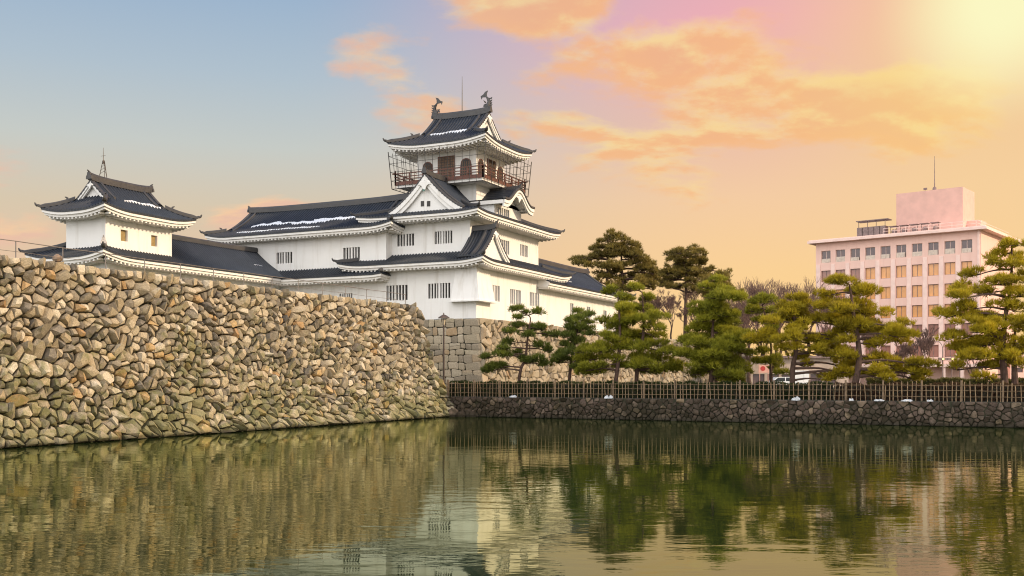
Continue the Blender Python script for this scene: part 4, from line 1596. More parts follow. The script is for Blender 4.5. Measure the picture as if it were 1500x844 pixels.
def pine(label, org, sc, trunks, pads, D, seed, leaf, group, base_r=0.22, dens=290, size=0.33, blades=6, width=0.025, gz=1.48, deep=0.8, hs=1.0, limb=True, lab_cat='pine tree', extra=0):
    """trunks and pads are traced in a zoomed crop with origin org and pixel scale sc; D is the tree's distance. Pads get depth by their width."""
    rs = np.random.RandomState(seed)
    rnd = random.Random(seed)

    def px(a, b):
        return org[0] + a * sc, org[1] + b * sc
    tr3 = []
    for tr in trunks:
        pts = []
        for i, (a, b) in enumerate(tr):
            p = pt(*px(a, b), D)
            fw = rnd.uniform(-0.25, 0.25) if i else 0
            p += Vector((-SN, CS, 0)) * fw
            pts.append(p)
        pts[0].z = gz - 0.1
        tr3.append(pts)
    b = tr3[0][0]
    root = thing('pine_tree', label, lab_cat, (b.x, b.y, gz), group)
    wood = MB()
    dense = []
    for i, pts in enumerate(tr3):
        sp = smooth_path(pts, 5)
        n = len(sp)
        r0 = base_r * 0.85 if i == 0 else base_r * 0.85
        rad = [r0 * (1.0 - 0.80 * k / (n - 1)) * (1.25 if k == 0 else 1) for k in range(n)]
        wood.tube(sp, rad, 8)
        dense.append(sp)
    pads = list(pads)
    for (a, bb, w, h) in list(pads) * extra:
        pads.append((a + rnd.gauss(0, 0.45) * w, bb + rnd.uniform(-0.1, 1.0) * h, w * rnd.uniform(0.4, 0.7), h * rnd.uniform(0.6, 1.0)))
    allV, allT = [], []
    for (a, bb, w, h) in pads:
        u, v = px(a, bb)
        wm, hm = w * 1.32 * sc / F * D, h * 1.55 * sc / F * D * hs
        dd = rnd.uniform(-1, 1) * deep * (0.5 + 0.5 * wm)
        c = pt(u, v, D) + Vector((-SN, CS, 0)) * dd
        rx = wm / 2
        ry = rx * rnd.uniform(0.75, 1.05)
        Pp, Dd, tt = pad_points(rs, c - Vector((0, 0, hm * 0.25)), max(0.3, rx - 0.12), max(0.3, ry - 0.12), hm * 0.75, dens)
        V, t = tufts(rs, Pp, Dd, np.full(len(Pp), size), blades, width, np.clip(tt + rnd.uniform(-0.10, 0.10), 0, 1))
        allV.append(V); allT.append(t)
        if limb:      # bough from the nearest trunk to the pad, dipping at the tip
            best = min(((p - c).length + (2.0 if p.z > c.z + 0.2 else 0) + abs(c.z - p.z) * 0.8, k, j) for j, sp in enumerate(dense) for k, p in enumerate(sp) if k > 2)
            p = dense[best[2]][best[1]]
            e = c - Vector((0, 0, hm * 0.30))
            if (e - p).length > 0.35:
                L = (e - p).length
                mid = p.lerp(e, 0.5) + Vector((rnd.uniform(-0.1, 0.1) * L, rnd.uniform(-0.1, 0.1) * L, 0.06 * L))
                r0 = min(base_r * 0.42, 0.03 + 0.022 * L)
                wood.tube(smooth_path([p, mid, e], 4), [r0 * (1 - 0.7 * k / 8) for k in range(9)], 5, False)
                for q in range(3):
                    f = e + Vector((rnd.uniform(-0.7, 0.7) * rx, rnd.uniform(-0.7, 0.7) * ry, rnd.uniform(0, 0.1)))
                    wood.tube([mid.lerp(e, 0.6), f], [r0 * 0.4, 0.012], 4, False)
    wood.build('trunk', M['bark'], root)
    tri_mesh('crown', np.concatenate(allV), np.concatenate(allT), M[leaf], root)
    return root


def bank_D(px_, y):
    return y / ((px_ - 750) / F * SN + CS)


G1 = 'clipped pines along the moat bank'
Z5 = ((700, 430), 200 / 993)
pine('slender dark pine with sparse pads, leaning trunk, nearest the keep corner', *Z5,
     [[(285, 640), (310, 560), (345, 480), (356, 380), (370, 270), (382, 180), (352, 152)]],
     [(300, 105, 110, 42), (435, 135, 72, 40), (290, 172, 60, 25), (340, 140, 60, 22), (290, 228, 110, 30), (440, 245, 150, 40), (545, 292, 120, 36), (228, 272, 90, 30), (230, 345, 120, 46), (190, 392, 90, 36),
      (450, 382, 110, 28), (520, 405, 70, 38), (180, 440, 130, 52), (60, 458, 90, 30), (270, 425, 90, 46), (420, 480, 140, 46), (485, 515, 100, 22), (130, 535, 170, 34), (330, 470, 80, 46), (62, 556, 70, 24), (370, 300, 80, 36), (390, 250, 90, 30)],
     bank_D(757, 71.5), 1, 'needle_dark', G1, base_r=0.17)
pine('small dark conical pine standing right of the slender leaning pine', *Z5,
     [[(655, 640), (675, 540), (700, 400), (725, 260), (745, 140)]],
     [(740, 130, 90, 30), (800, 152, 40, 22), (745, 178, 130, 32), (690, 205, 80, 28), (800, 208, 60, 28), (660, 245, 100, 36), (740, 240, 90, 30), (800, 242, 90, 36), (720, 268, 120, 28), (690, 298, 130, 36), (800, 290, 90, 36), (620, 368, 100, 36),
      (720, 345, 170, 52), (650, 422, 170, 54), (760, 410, 130, 46), (600, 470, 140, 50), (700, 485, 120, 46), (590, 495, 90, 28), (760, 452, 100, 36), (720, 540, 120, 34)],
     bank_D(832, 73.5), 2, 'needle_dark', G1, base_r=0.17)
Z6 = ((850, 400), 260 / 1097)
pine('tall dense green pine with tiered pads growing in front of the right wing', *Z6,
     [[(205, 680), (232, 560), (245, 400), (240, 250), (230, 100)]],
     [(220, 105, 130, 52), (270, 150, 110, 36), (250, 212, 150, 36), (160, 287, 100, 36), (270, 262, 190, 44), (250, 302, 160, 40), (208, 330, 110, 40), (300, 362, 150, 52), (140, 388, 110, 44), (200, 402, 90, 28),
      (260, 440, 190, 54), (120, 470, 180, 54), (60, 520, 170, 46), (200, 520, 140, 60), (130, 570, 120, 36), (90, 602, 160, 38), (270, 560, 120, 54), (30, 590, 80, 34), (20, 470, 100, 52)],
     bank_D(900, 72), 3, 'needle_mid', G1)
pine('green tiered pine with bare dark lower trunk beside the tall dense pine', *Z6,
     [[(345, 680), (352, 560), (385, 400), (390, 250), (380, 120)]],
     [(320, 95, 90, 44), (410, 150, 120, 54), (330, 200, 90, 36), (385, 207, 160, 36), (470, 262, 140, 44), (350, 292, 160, 46), (440, 335, 130, 46), (380, 380, 160, 54), (480, 380, 120, 46), (320, 450, 180, 54), (480, 432, 150, 54), (520, 475, 140, 46),
      (400, 500, 160, 54), (470, 520, 160, 54), (370, 560, 180, 54), (420, 592, 140, 46), (530, 582, 150, 44), (470, 612, 110, 28), (600, 560, 90, 40), (400, 430, 120, 50)],
     bank_D(932, 73.2), 4, 'needle_mid', G1)
pine('broad olive pine of many flat layers standing in front of bare trees', *Z6,
     [[(790, 690), (820, 560), (820, 400), (825, 250), (830, 50)], [(830, 690), (835, 560), (830, 420)]],
     [(820, 45, 110, 36), (780, 80, 80, 28), (860, 90, 110, 36), (830, 122, 160, 36), (840, 157, 220, 34), (810, 212, 240, 38), (770, 247, 160, 36), (890, 257, 180, 42), (760, 287, 150, 40), (920, 292, 180, 44), (800, 330, 200, 52),
      (900, 347, 200, 52), (1000, 362, 130, 44), (780, 402, 240, 52), (940, 402, 220, 52), (700, 440, 150, 44), (840, 452, 240, 54), (960, 460, 180, 44), (680, 492, 150, 36), (780, 502, 200, 54), (920, 512, 200, 54), (1010, 480, 120, 44),
      (740, 560, 170, 62), (860, 570, 220, 62), (1000, 550, 140, 54), (760, 612, 150, 54), (880, 620, 170, 54), (930, 658, 120, 28), (1000, 610, 120, 44), (630, 492, 80, 36)],
     bank_D(1040, 72), 5, 'needle_mid', G1)
Z7 = ((1090, 400), 210 / 886)
pine('thin dark pine half hidden between two broader pines', *Z7,
     [[(172, 690), (168, 580), (170, 450), (140, 300), (110, 200)]],
     [(110, 165, 150, 52), (60, 222, 100, 36), (160, 222, 90, 36), (90, 290, 90, 36), (110, 480, 100, 54), (130, 532, 140, 60), (200, 522, 90, 44), (50, 420, 80, 36), (230, 570, 100, 44), (220, 610, 70, 28), (100, 400, 130, 54), (140, 340, 110, 46)],
     bank_D(1129, 75), 6, 'needle_mid', G1, base_r=0.16)
pine('bright golden green rounded pine with pale red trunk left of the office', *Z7,
     [[(298, 695), (298, 590), (318, 480), (320, 380), (300, 200)]],
     [(290, 140, 130, 46), (380, 182, 120, 54), (260, 202, 180, 54), (330, 232, 180, 54), (250, 277, 180, 54), (430, 272, 200, 54), (140, 302, 110, 36), (520, 300, 140, 46), (130, 372, 150, 54), (240, 400, 180, 54), (580, 372, 140, 54), (610, 410, 120, 46),
      (430, 392, 190, 54), (110, 412, 90, 36), (240, 452, 150, 46), (480, 432, 160, 54), (620, 460, 100, 46), (440, 490, 140, 54), (580, 502, 160, 54), (330, 512, 110, 28), (410, 570, 90, 46), (640, 560, 140, 54), (540, 622, 140, 44), (690, 610, 90, 46),
      (600, 602, 140, 54), (510, 650, 80, 36), (340, 330, 140, 50)],
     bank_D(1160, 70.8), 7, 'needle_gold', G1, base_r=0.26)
Z8 = ((1160, 400), 340 / 1196)
pine('umbrella shaped pine with long bare boughs in front of the pink office', *Z8,
     [[(308, 580), (342, 460), (345, 340), (315, 230), (310, 130), (290, 60)]],
     [(240, 42, 140, 52), (360, 77, 190, 52), (180, 102, 110, 34), (200, 152, 150, 44), (350, 147, 150, 36), (430, 187, 230, 50), (250, 182, 140, 36), (320, 267, 200, 52), (440, 282, 220, 50), (560, 267, 120, 36), (600, 332, 120, 52), (230, 232, 100, 34),
      (520, 312, 160, 50), (260, 340, 80, 34), (450, 362, 120, 34), (390, 442, 120, 50), (470, 422, 100, 44), (540, 462, 120, 44), (640, 466, 140, 26), (590, 495, 120, 34), (660, 515, 110, 30), (410, 502, 110, 50), (440, 530, 90, 34), (650, 540, 70, 22), (280, 420, 90, 44)],
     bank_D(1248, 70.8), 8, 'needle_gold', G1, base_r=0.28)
Z9 = ((1350, 340), 150 / 487)
pine('large spreading pine with curved trunk at the right end of the fence', *Z9,
     [[(402, 740), (390, 650), (385, 560), (392, 400), (432, 250), (420, 60)], [(448, 740), (440, 600), (452, 450)]],
     [(420, 65, 130, 26), (390, 102, 110, 36), (460, 97, 60, 28), (330, 152, 110, 36), (290, 187, 120, 30), (440, 152, 120, 44), (360, 232, 150, 44), (470, 202, 80, 52), (240, 252, 130, 36), (180, 302, 130, 34), (300, 282, 110, 34), (440, 290, 140, 44),
      (230, 352, 140, 34), (140, 387, 110, 34), (370, 340, 120, 44), (460, 360, 110, 54), (290, 392, 140, 36), (200, 422, 110, 34), (400, 420, 170, 54), (310, 442, 140, 44), (470, 450, 100, 54), (240, 472, 150, 36), (180, 492, 130, 34), (350, 502, 170, 54),
      (450, 512, 120, 54), (280, 542, 170, 44), (400, 570, 150, 54), (480, 560, 80, 46), (230, 590, 130, 44), (300, 592, 110, 34), (340, 640, 90, 34), (420, 622, 160, 44), (200, 642, 90, 34), (290, 680, 70, 34), (525, 200, 110, 50), (545, 300, 120, 54),
      (545, 420, 130, 54), (555, 520, 120, 54)],
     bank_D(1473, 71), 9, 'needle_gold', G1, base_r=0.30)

# taller wild pines on the terrace behind
ZA = ((840, 330), 280 / 1390)
G2 = 'tall wild pines behind the castle'
pine('tallest bushy olive pine rising behind the end of the right wing', *ZA,
     [[(235, 760), (245, 430), (250, 250), (255, 80)], [(350, 760), (356, 450), (350, 250), (352, 110)]],
     [(265, 75, 90, 36), (230, 110, 90, 36), (330, 102, 110, 36), (400, 132, 90, 46), (450, 152, 80, 46), (200, 152, 110, 36), (290, 162, 140, 46), (150, 212, 110, 36), (80, 232, 110, 36), (60, 267, 100, 36), (230, 222, 140, 46), (340, 202, 120, 46),
      (440, 212, 140, 46), (500, 242, 120, 46), (570, 262, 90, 36), (150, 292, 120, 36), (280, 292, 130, 46), (390, 282, 130, 46), (520, 302, 130, 54), (590, 312, 80, 46), (200, 342, 100, 46), (310, 352, 100, 46), (430, 352, 120, 54), (540, 372, 110, 54),
      (470, 422, 110, 46), (570, 422, 90, 46), (180, 392, 80, 36), (600, 370, 80, 40), (300, 420, 90, 40), (400, 450, 100, 40)],
     150, 10, 'needle_far', G2, base_r=0.35, dens=95, size=0.5, blades=6, width=0.042, gz=8.24, deep=1.4, hs=1.25, extra=2)
pine('tall open crowned pine with a bare red trunk above the bare trees', *ZA,
     [[(812, 900), (815, 650), (820, 400), (810, 300), (805, 190)]],
     [(740, 202, 100, 36), (800, 192, 120, 36), (880, 202, 110, 36), (720, 252, 90, 36), (800, 252, 140, 46), (900, 252, 130, 46), (960, 252, 70, 36), (830, 302, 180, 46), (950, 302, 110, 36), (990, 320, 60, 28), (750, 332, 140, 36), (680, 332, 100, 36),
      (640, 352, 90, 36), (700, 382, 120, 36), (800, 352, 120, 46), (880, 352, 100, 36), (660, 422, 80, 28), (700, 432, 80, 28), (860, 410, 90, 40), (940, 380, 100, 40), (760, 430, 70, 30), (900, 450, 90, 30), (980, 400, 80, 36), (860, 160, 60, 30)],
     165, 11, 'needle_far', G2, base_r=0.42, dens=90, size=0.5, blades=6, width=0.045, gz=8.24, deep=1.4, hs=1.15, extra=2)
pine('lower olive pine crown just behind the broad layered pine', *ZA,
     [[(1040, 900), (1045, 650), (1050, 480), (1060, 360)]],
     [(1060, 360, 110, 36), (1110, 372, 90, 28), (1000, 402, 130, 46), (1100, 422, 110, 36), (960, 422, 90, 36), (1040, 442, 120, 36), (1140, 452, 80, 36), (1000, 472, 100, 36), (1090, 480, 110, 40), (940, 480, 80, 36), (1040, 520, 130, 40)],
     140, 12, 'needle_far', G2, base_r=0.28, dens=100, size=0.5, blades=6, width=0.040, gz=1.48, deep=1.4, hs=1.2, extra=2)


def bare_tree(label, px_, py_top, D, seed, gz=1.48, spread=0.5, cat='bare tree', levels=6, r0=None, group='leafless winter trees'):
    rnd = random.Random(seed)
    p = pt(px_, 552, D)
    H = pt(px_, py_top, D).z - gz
    root = thing('bare_tree', label, cat, (p.x, p.y, gz), group)
    tr, tw = MB(), MB()
    r0 = r0 or 0.022 * H

    def grow(p, d, L, r, lev):
        mid = p + d * L * 0.5 + Vector((rnd.gauss(0, 0.05), rnd.gauss(0, 0.05), 0)) * L
        e = p + d * L + Vector((rnd.gauss(0, 0.05), rnd.gauss(0, 0.05), 0.04)) * L
        (tr if lev <= 1 else tw).tube([p, mid, e], [max(r, 0.024), max(r * 0.84, 0.021), max(r * 0.66, 0.016)], 6 if lev <= 1 else 3, False)
        if lev >= levels:
            return
        for k in range(3 if lev < 5 else 4):
            a = rnd.uniform(0, 6.283)
            s = rnd.uniform(0.35, 0.95) * spread * 1.5
            nd = (d * 1.15 + Vector((math.cos(a) * s, math.sin(a) * s, rnd.uniform(0.1, 0.5)))).normalized()
            grow(e if k else mid.lerp(e, 0.7), nd, L * rnd.uniform(0.66, 0.88), r * 0.60, lev + 1)
    grow(Vector((p.x, p.y, gz - 0.1)), Vector((rnd.gauss(0, 0.05), rnd.gauss(0, 0.05), 1)).normalized(), H * 0.25, r0, 0)
    tr.build('trunk', M['bark'], root)
    tw.build('branches', M['twig'], root)


bare_tree('bare twisted tree in front of the tall open crowned pine', 983, 425, 150, 31, 8.24, 0.62)
bare_tree('bare bushy tree at the foot of the tall open crowned pine', 1008, 440, 155, 32, 8.24, 0.7)
bare_tree('bare tree in the gap between the two tall wild pines', 950, 425, 168, 46, 8.24, 0.8)
bare_tree('bare tree right of the tall pine trunk, reaching its lower crown', 1022, 415, 172, 47, 8.24, 0.8)
bare_tree('thin bare tree above the left edge of the thin dark pine', 1098, 425, 140, 48, 1.48, 0.7)
bare_tree('bare many stemmed tree left of the broad layered pine', 962, 430, 160, 41, 8.24, 0.75)
bare_tree('bare tree leaning over the stone foundation beside the broad layered pine', 1028, 448, 158, 42, 8.24, 0.75)
bare_tree('dark bare tree right behind the broad layered pine', 1072, 425, 152, 43, 1.48, 0.75)
bare_tree('bare tree rising over the left shoulder of the golden pine', 1140, 402, 170, 44, 1.48, 0.65)
bare_tree('bare tree between golden pine and umbrella pine', 1182, 405, 172, 45, 1.48, 0.65)
bare_tree('bare tree between the broad layered pine and the thin dark pine', 1090, 400, 150, 33, 1.48, 0.6)
bare_tree('pale bare tree rising above the thin dark pine', 1117, 415, 160, 34, 1.48, 0.55)
bare_tree('wide bare tree behind the golden rounded pine', 1165, 408, 165, 35, 1.48, 0.7)
bare_tree('bare tree whose twigs reach the left edge of the office', 1200, 420, 155, 36, 1.48, 0.6)
bare_tree('slim bare street tree in front of the office windows', 1353, 480, 120, 37, 1.48, 0.5)
bare_tree('small bare street tree left of the slim one by the office', 1325, 500, 125, 38, 1.48, 0.5)
bare_tree('low bare tree seen under the umbrella pine boughs', 1282, 470, 115, 39, 1.48, 0.6)
bare_tree('bare tree behind the large pine by the office corner', 1425, 490, 110, 40, 1.48, 0.55)


# ------------------------------------------------------------------ bamboo fence and hedges on the bank
M['bamboo'] = simple('weathered_bamboo', (0.23, 0.155, 0.09), 0.7, 0.4, 8)
M['bamboo2'] = simple('grey_fence_post', (0.16, 0.11, 0.07), 0.8, 0.3, 6)


def build_fence():
    rnd = random.Random(41)
    X0, X1 = -38.9, 34.0
    root = thing('bamboo_fence', 'long weathered bamboo picket fence along the top of the bank wall', 'fence', (0, bank_y(0) + 0.55, BANK_TOP))
    fy = lambda x: bank_y(x) + 0.55
    rails = MB()
    for z, off in ((1.78, -0.05), (2.15, -0.05), (2.48, -0.05)):
        n = 36
        rails.tube([(X0 + (X1 - X0) * k / n, fy(X0 + (X1 - X0) * k / n) + off + rnd.uniform(-0.01, 0.01), z + rnd.uniform(-0.02, 0.02)) for k in range(n + 1)], 0.012, 5)
    rails.build('rail', M['bamboo'], root)
    x = X0
    pk = MB()
    k = 0
    while x < X1:
        h = rnd.choice((2.62, 2.66, 2.72, 2.5)) + rnd.uniform(-0.05, 0.05)
        y = fy(x)
        r = rnd.uniform(0.017, 0.032)
        pk.tube([(x + rnd.uniform(-0.02, 0.02), y, 1.45), (x + rnd.gauss(0, 0.03), y + rnd.uniform(-0.03, 0.03), h)], r, 5)
        x += rnd.uniform(0.20, 0.34)
        k += 1
    pk.build('pickets', M['bamboo'], root)
    x = X0 + 0.4
    while x < X1:
        mb = MB()
        y = fy(x) + 0.02
        mb.tube([(x, y, 1.35), (x, y, 2.78)], 0.06, 7)
        mb.build('post', M['bamboo2'], root)
        x += 2.25


build_fence()


def leafy_box(name, label, cat, path, half, z0, z1, n, mat, seed, leaf=0.085, group=None):
    """clipped hedge along a plan path: dark twig core and leaves over its faces"""
    rs = np.random.RandomState(seed)
    a, b = Vector(path[0]), Vector(path[1])
    L = (b - a).length
    u = (b - a) / L
    nrm = Vector((-u.y, u.x))
    root = thing(name, label, cat, ((a.x + b.x) / 2, (a.y + b.y) / 2, z0), group)
    s = rs.uniform(0, L, n)
    f = rs.uniform(0, 1, n)
    H = z1 - z0
    tot = H * 2 + half * 2
    q = f * tot
    w = np.where(q < H, -half, np.where(q < H + 2 * half, -half + (q - H), half))
    z = np.where(q < H, z0 + q, np.where(q < H + 2 * half, z1, z0 + (q - H - 2 * half)))
    lump = 0.06 * np.sin(s * 2.1) + 0.05 * np.sin(s * 5.3 + 1) + rs.normal(0, 0.035, n)
    z = z + np.where(z > z1 - 0.15, lump, 0)
    w = w + rs.normal(0, 0.04, n)
    P = np.stack([a.x + u.x * s + nrm.x * w, a.y + u.y * s + nrm.y * w, z], 1)
    Dr = np.stack([nrm.x * np.sign(w), nrm.y * np.sign(w), np.full(n, 0.7)], 1)
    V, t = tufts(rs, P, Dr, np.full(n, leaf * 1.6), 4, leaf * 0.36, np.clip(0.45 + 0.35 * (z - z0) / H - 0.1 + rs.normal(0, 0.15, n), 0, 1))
    tri_mesh('leaves', V, t, M[mat], root)
    mb = MB()
    o = a - nrm * (half - 0.08)
    mb.obox((o.x, o.y, z0), (u.x, u.y, 0), (nrm.x, nrm.y, 0), (0, 0, 1), L, 2 * half - 0.16, H - 0.06)
    mb.build('twig_core', M['hedge_core'], root)
    return root


M['hedge_core'] = simple('hedge_twigs', (0.022, 0.020, 0.012), 0.95, 0.4, 4)
hy = lambda x: bank_y(x) + 1.35
leafy_box('hedge', 'dark green clipped hedge behind the bamboo fence under the left pines', 'hedge', ((-38.6, hy(-38.6)), (-10.2, hy(-10.2))), 0.45, 1.45, 2.52, 9500, 'hedge', 51, group='hedges')
leafy_box('hedge', 'brownish winter hedge behind the right half of the bamboo fence', 'hedge', ((-10.0, hy(-10.0)), (34.0, hy(34))), 0.45, 1.45, 2.46, 13500, 'hedge_brown', 52, group='hedges')
a, b = pt(1270, 552, 88), pt(1520, 552, 84)
leafy_box('shrub_row', 'loose row of pale green shrubs in front of the office forecourt', 'shrubs', ((a.x, a.y), (b.x, b.y)), 0.9, 1.4, 2.7, 5000, 'shrub', 53, leaf=0.14)

M['oldsnow'] = simple('old_grey_snow', (0.48, 0.50, 0.53), 0.7, 0.25, 6, bstr=0.4)
# snow left at the foot of the fence
rnd = random.Random(61)
for px_, w, h, lab in ((745, 0.42, 0.17, 'white heap of snow at the fence foot below the slender leaning pine'), (890, 0.36, 0.22, 'white heap of snow at the fence foot below the tall dense pine'),
                       (1165, 0.3, 0.24, 'white heap of snow at the fence foot below the golden rounded pine'), (1247, 0.16, 0.16, 'small knob of snow on the bank below the umbrella pine'),
                       (1290, 0.45, 0.14, 'thin patch of snow on the bank stones right of the umbrella pine'), (1328, 0.38, 0.13, 'thin patch of snow on the bank stones under the street tree'),
                       (1362, 0.25, 0.12, 'tiny dab of snow on the bank stones left of the large pine')):
    D = bank_D(px_, bank_y(-10) + 0.22)
    p = pt(px_, 552, D)
    y = bank_y(p.x) + 0.24
    mb = MB()
    n = 13
    for q in range(5):        # clods of old snow frozen together
        cx, cy, rr = p.x + rnd.uniform(-0.6, 0.6) * w, y + rnd.uniform(-0.10, 0.10), w * rnd.uniform(0.28, 0.5)
        hh = h * rnd.uniform(0.5, 1.0)
        rings = []
        for kr, kz in ((1.0, -0.15), (0.95, 0.3), (0.66, 0.75), (0.25, 0.98)):
            rings.append([mb.vert((cx + rr * kr * rnd.uniform(0.72, 1.25) * math.cos(k * 6.283 / n), cy + min(0.25, rr) * kr * rnd.uniform(0.75, 1.2) * math.sin(k * 6.283 / n), 1.50 + hh * kz * rnd.uniform(0.75, 1.15))) for k in range(n)])
        for r0, r1 in zip(rings, rings[1:]):
            for k in range(n):
                mb.f.append((r0[k], r0[(k + 1) % n], r1[(k + 1) % n], r1[k]))
        mb.f.append(tuple(rings[-1]))
    tag(mb.build('snow_heap', M['oldsnow']), lab, 'snow heap', 'snow left along the fence')


# ------------------------------------------------------------------ lamp at the tower base, handrail on the wall
def build_lamp():
    p = pt(650, 552, 84)
    root = thing('garden_lamp', 'tall iron lantern post between the rubble wall corner and the tower base', 'street lamp', (p.x, p.y, 1.48))
    top = pt(650, 462, 84).z
    mb = MB()
    mb.tube([(p.x, p.y, 1.4), (p.x, p.y, 2.3), (p.x, p.y, top - 0.75)], [0.12, 0.085, 0.07], 8)
    mb.lathe((p.x, p.y, top - 0.95), [(0.05, 0), (0.10, 0.05), (0.05, 0.14)], 8)
    mb.build('post', M['iron'], root)
    mb = MB()
    mb.lathe((p.x, p.y, top - 0.16), [(0.56, -0.08), (0.54, -0.02), (0.24, 0.16), (0.06, 0.22), (0.045, 0.34), (0.005, 0.38)], 4)
    mb.build('lamp_cap', M['iron'], root)
    mb = MB()
    mb.lathe((p.x, p.y, top - 0.78), [(0.13, 0), (0.22, 0.50)], 6)
    lt = mb.build('lantern', M['lampglass'], root)
    mb = MB()
    for k in range(6):
        a = k * 6.283 / 6
        mb.tube([(p.x + 0.14 * math.cos(a), p.y + 0.14 * math.sin(a), top - 0.78), (p.x + 0.235 * math.cos(a), p.y + 0.235 * math.sin(a), top - 0.26)], 0.02, 4)
    mb.build('lantern_frame', M['iron'], lt)


M['lampglass'] = simple('frosted_lamp_glass', (0.45, 0.38, 0.27), 0.35, 0.1)
build_lamp()


def build_handrail():
    root = thing('handrail', 'thin steel handrail along the top edge of the rubble wall', 'handrail', (-41.0, 45, 8.3))
    rl = MB()
    x = -41.0
    ys = [22 + 2.6 * k for k in range(18)]
    for zz in (0.98, 0.5):
        rl.tube([(x, y, 8.25 + zz - (0.02 if k % 2 else 0)) for k, y in enumerate(ys)], 0.022 if zz > 0.6 else 0.012, 5)
    rl.build('rail', M['rail'], root)
    for y in ys:
        mb = MB()
        mb.tube([(x, y, 8.15), (x, y, 9.23)], 0.026, 6)
        mb.build('post', M['rail'], root)
    p = on_x(84, 390, -41.3)
    mb = MB()
    root = thing('path_lantern', 'small weathered stone lantern standing on the wall top at left', 'stone lantern', (p.x, p.y, 8.2))
    mb.lathe((p.x, p.y, 8.1), [(0.12, 0), (0.12, 0.42), (0.09, 0.46)], 8)
    mb.build('stem', M['oldstone'], root)
    mb = MB()
    mb.lathe((p.x, p.y, 8.56), [(0.17, 0), (0.23, 0.10), (0.20, 0.25), (0.06, 0.36)], 8)
    mb.build('cap', M['oldstone'], root)


M['oldstone'] = simple('brown_weathered_stone', (0.24, 0.17, 0.12), 0.85, 0.3, 8)
build_handrail()


# ------------------------------------------------------------------ office building
def cam_to_world(X, D, z=0.0):
    return Vector((X * CS - D * SN, X * SN + D * CS, z))


M['concrete'] = make_plaster('pinkish_render', (0.80, 0.54, 0.46), (0.72, 0.46, 0.39))  # beige pink walls with the warm haze glow put into their colour
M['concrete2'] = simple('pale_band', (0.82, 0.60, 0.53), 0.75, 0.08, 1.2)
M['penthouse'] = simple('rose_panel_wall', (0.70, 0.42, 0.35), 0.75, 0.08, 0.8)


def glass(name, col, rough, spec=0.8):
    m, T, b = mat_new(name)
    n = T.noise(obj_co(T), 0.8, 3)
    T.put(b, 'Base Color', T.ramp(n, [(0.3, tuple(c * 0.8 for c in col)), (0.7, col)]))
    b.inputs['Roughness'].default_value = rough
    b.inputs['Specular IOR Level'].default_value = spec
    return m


M['pane_orange'] = glass('orange_tinted_pane', (0.76, 0.36, 0.12), 0.25)  # orange sunset look put into the glass base colour
M['pane_dull'] = glass('dull_red_pane', (0.36, 0.17, 0.13), 0.25)
M['pane_dark'] = glass('dark_pane', (0.10, 0.055, 0.055), 0.2)
M['pale_blind'] = simple('pale_blind', (0.60, 0.50, 0.42), 0.7, 0.15)
M['roofgear'] = simple('rooftop_metal', (0.20, 0.14, 0.13), 0.5, 0.3)


